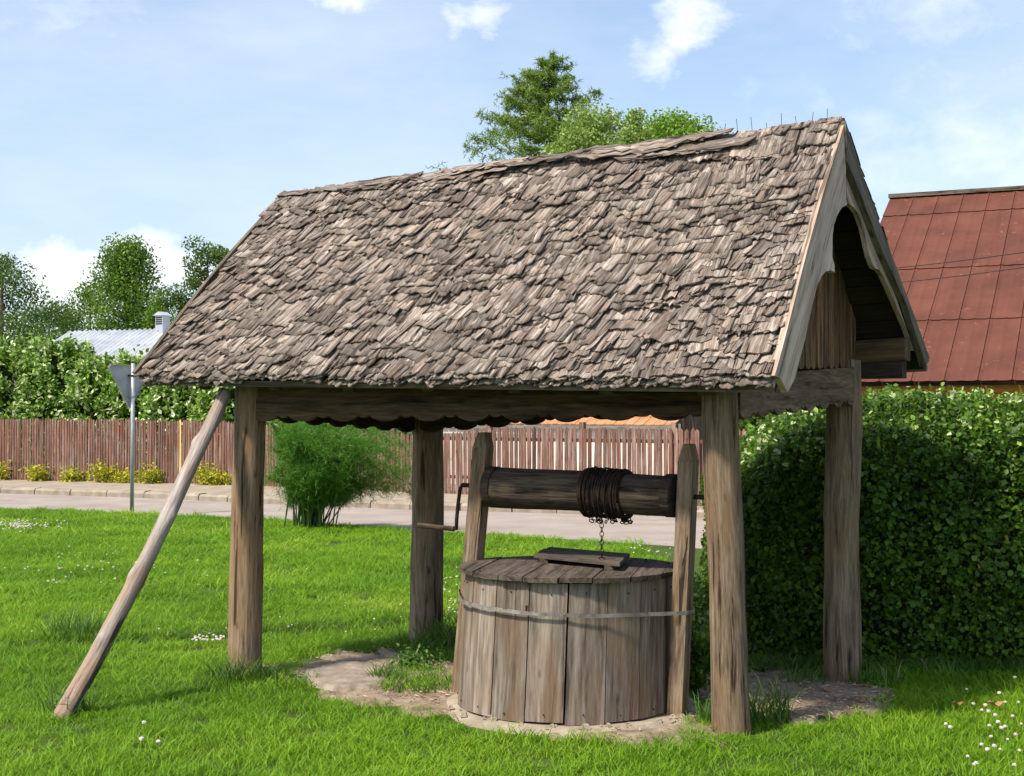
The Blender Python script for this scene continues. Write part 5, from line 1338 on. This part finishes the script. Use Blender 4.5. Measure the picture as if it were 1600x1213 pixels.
for k in range(60):
    x = random.gauss(150, 75); y = random.gauss(885, 16) - (x - 110) * .03
    if 0 < x < 330 and 850 < y < 930 and not abs((x - 210) - (1000 - y) * .55) < 14: speck(x, y, 'left lawn', random.uniform(.4, 1.1), .08)
for k in range(150):
    x = random.gauss(20, 32); y = 822 + random.gauss(0, 4) + x * -.02
    if x > -30: speck(x, y, 'left lawn', random.uniform(.6, 1.3), .08)
for k in range(26): speck(random.uniform(300, 352), random.uniform(994, 1003), 'left lawn', .9, .04)
for k in range(44): speck(random.uniform(690, 720) if k % 2 else random.uniform(985, 1060), random.uniform(890, 960) if k % 2 else random.uniform(845, 870), 'lawn behind the well', random.uniform(.5, 1.1), .07)
for k in range(70): speck(random.uniform(-50, 1060), random.uniform(835, 1000), 'lawn', random.uniform(.3, .8), .07)
for nm_, lst in FAR.items():
    Vf = []; Ff = []
    for p, sc in lst:
        b = len(Vf); Vf += [(p.x + v[0] * sc, p.y + v[1] * sc, p.z + v[2] * sc) for v in fV]; Ff += [tuple(q + b for q in f) for f in fF]
    mk('white_flowers', Vf, Ff, M['flower'], kind='stuff', label='tiny white flowers scattered over the ' + nm_)
for (x, y) in ((222, 1157), (247, 1162), (225, 1132)): clover(x, y, 'small pinkish clover head in the grass right of the prop pole foot', 'clover heads by the prop pole', 1.0)
for (x, y, s_, lb_) in ((1556, 1101, .045, 'curled brown dead leaf in the grass at the right'), (1497, 1100, .03, 'small brown dead leaf left of the curled one'), (1290, 1078, .03, 'dry brown leaf at the foot of the right rear post'), (1345, 1095, .03, 'dry brown leaf on the bare patch right of the rear post')):
    p = gp(x, y, .06 if x > 1400 else .04); V = []; 
    for i in range(5):
        for j in range(5):
            u_, v_ = i / 2 - 1, j / 2 - 1; r_ = 1 - .5 * v_ * v_; V.append(p + Vector((u_ * s_ * r_, v_ * s_ * .7, .35 * s_ * (u_ * u_) + .1 * s_ * math.sin(3 * v_ + u_ * 2))))
    F = [(i * 5 + j, (i + 1) * 5 + j, (i + 1) * 5 + j + 1, i * 5 + j + 1) for i in range(4) for j in range(4)]
    mk('fallen_leaf', V, F, M['deadleaf'], org=p, label=lb_, cat='leaf', group='fallen leaves')

rs = np.random.RandomState(401); Vl = []; Fl = []
for k in range(2200):
    poly = poly1 if k % 2 else poly2; c_ = sum((p for p in poly), Vector()) / len(poly); q = poly[rs.randint(len(poly))]; t = rs.rand() ** .45 * 1.03
    x, y = c_.x + (q.x - c_.x) * t, c_.y + (q.y - c_.y) * t
    if math.hypot(x - WC.x, y - WC.y) < .72: continue
    s_ = rs.uniform(.002, .007); a = rs.uniform(0, PI); l_ = s_ * rs.uniform(1, 4.0) * (1.6 if rs.rand() < .08 else 1); u_ = np.array([math.cos(a), math.sin(a), rs.uniform(-.1, .3)]) * l_; v_ = np.array([-math.sin(a), math.cos(a), rs.uniform(-.2, .2)]) * s_ * .6
    o_ = np.array([x, y, .036]); b = len(Vl); Vl += [o_ - u_ - v_, o_ + u_ - v_, o_ + u_ + v_, o_ - u_ + v_, o_ + np.array([0, 0, s_ * .8])]; Fl += [(b, b + 1, b + 4), (b + 1, b + 2, b + 4), (b + 2, b + 3, b + 4), (b + 3, b, b + 4)]
mk('ground_litter', Vl, Fl, M['litter'], kind='stuff', label='small dry crumbs and straw on the bare ground')

# darker, coarser growth and bare soil along the shallow dip in the lawn
rs = np.random.RandomState(411); Vd = []; Fd = []
for k in range(330):
    i = rs.randint(len(DITCH) - 1); t = rs.rand(); (x0, y0), (x1, y1) = DITCH[i], DITCH[i + 1]
    x = x0 + (x1 - x0) * t + rs.normal(0, .05); y = y0 + (y1 - y0) * t + .10 + rs.normal(0, .085)
    V, F = clump_blades(x, y, 26, .07, .03, .115, .009, rs, gz(x, y) - .01, .9, .8); b = len(Vd); Vd += V; Fd += [tuple(q + b for q in f) for f in F]
mk('coarse_grass', Vd, np.array(Fd), M['weed'], kind='stuff', label='darker coarse grass along the shallow dip across the lawn')
rs = np.random.RandomState(412); Vd = []; Fd = []
for k in range(420):      # rank grass along the foot of the hedge
    x = rs.uniform(hx0, 5.2); y = hy0 - .02 + rs.normal(0, .10)
    V, F = clump_blades(x, y, 14, .06, .04, .17, .007, rs, -.01, .7, .7); b = len(Vd); Vd += V; Fd += [tuple(q + b for q in f) for f in F]
mk('hedge_foot_grass', Vd, np.array(Fd), M['weed'], kind='stuff', label='longer grass along the foot of the clipped hedge')
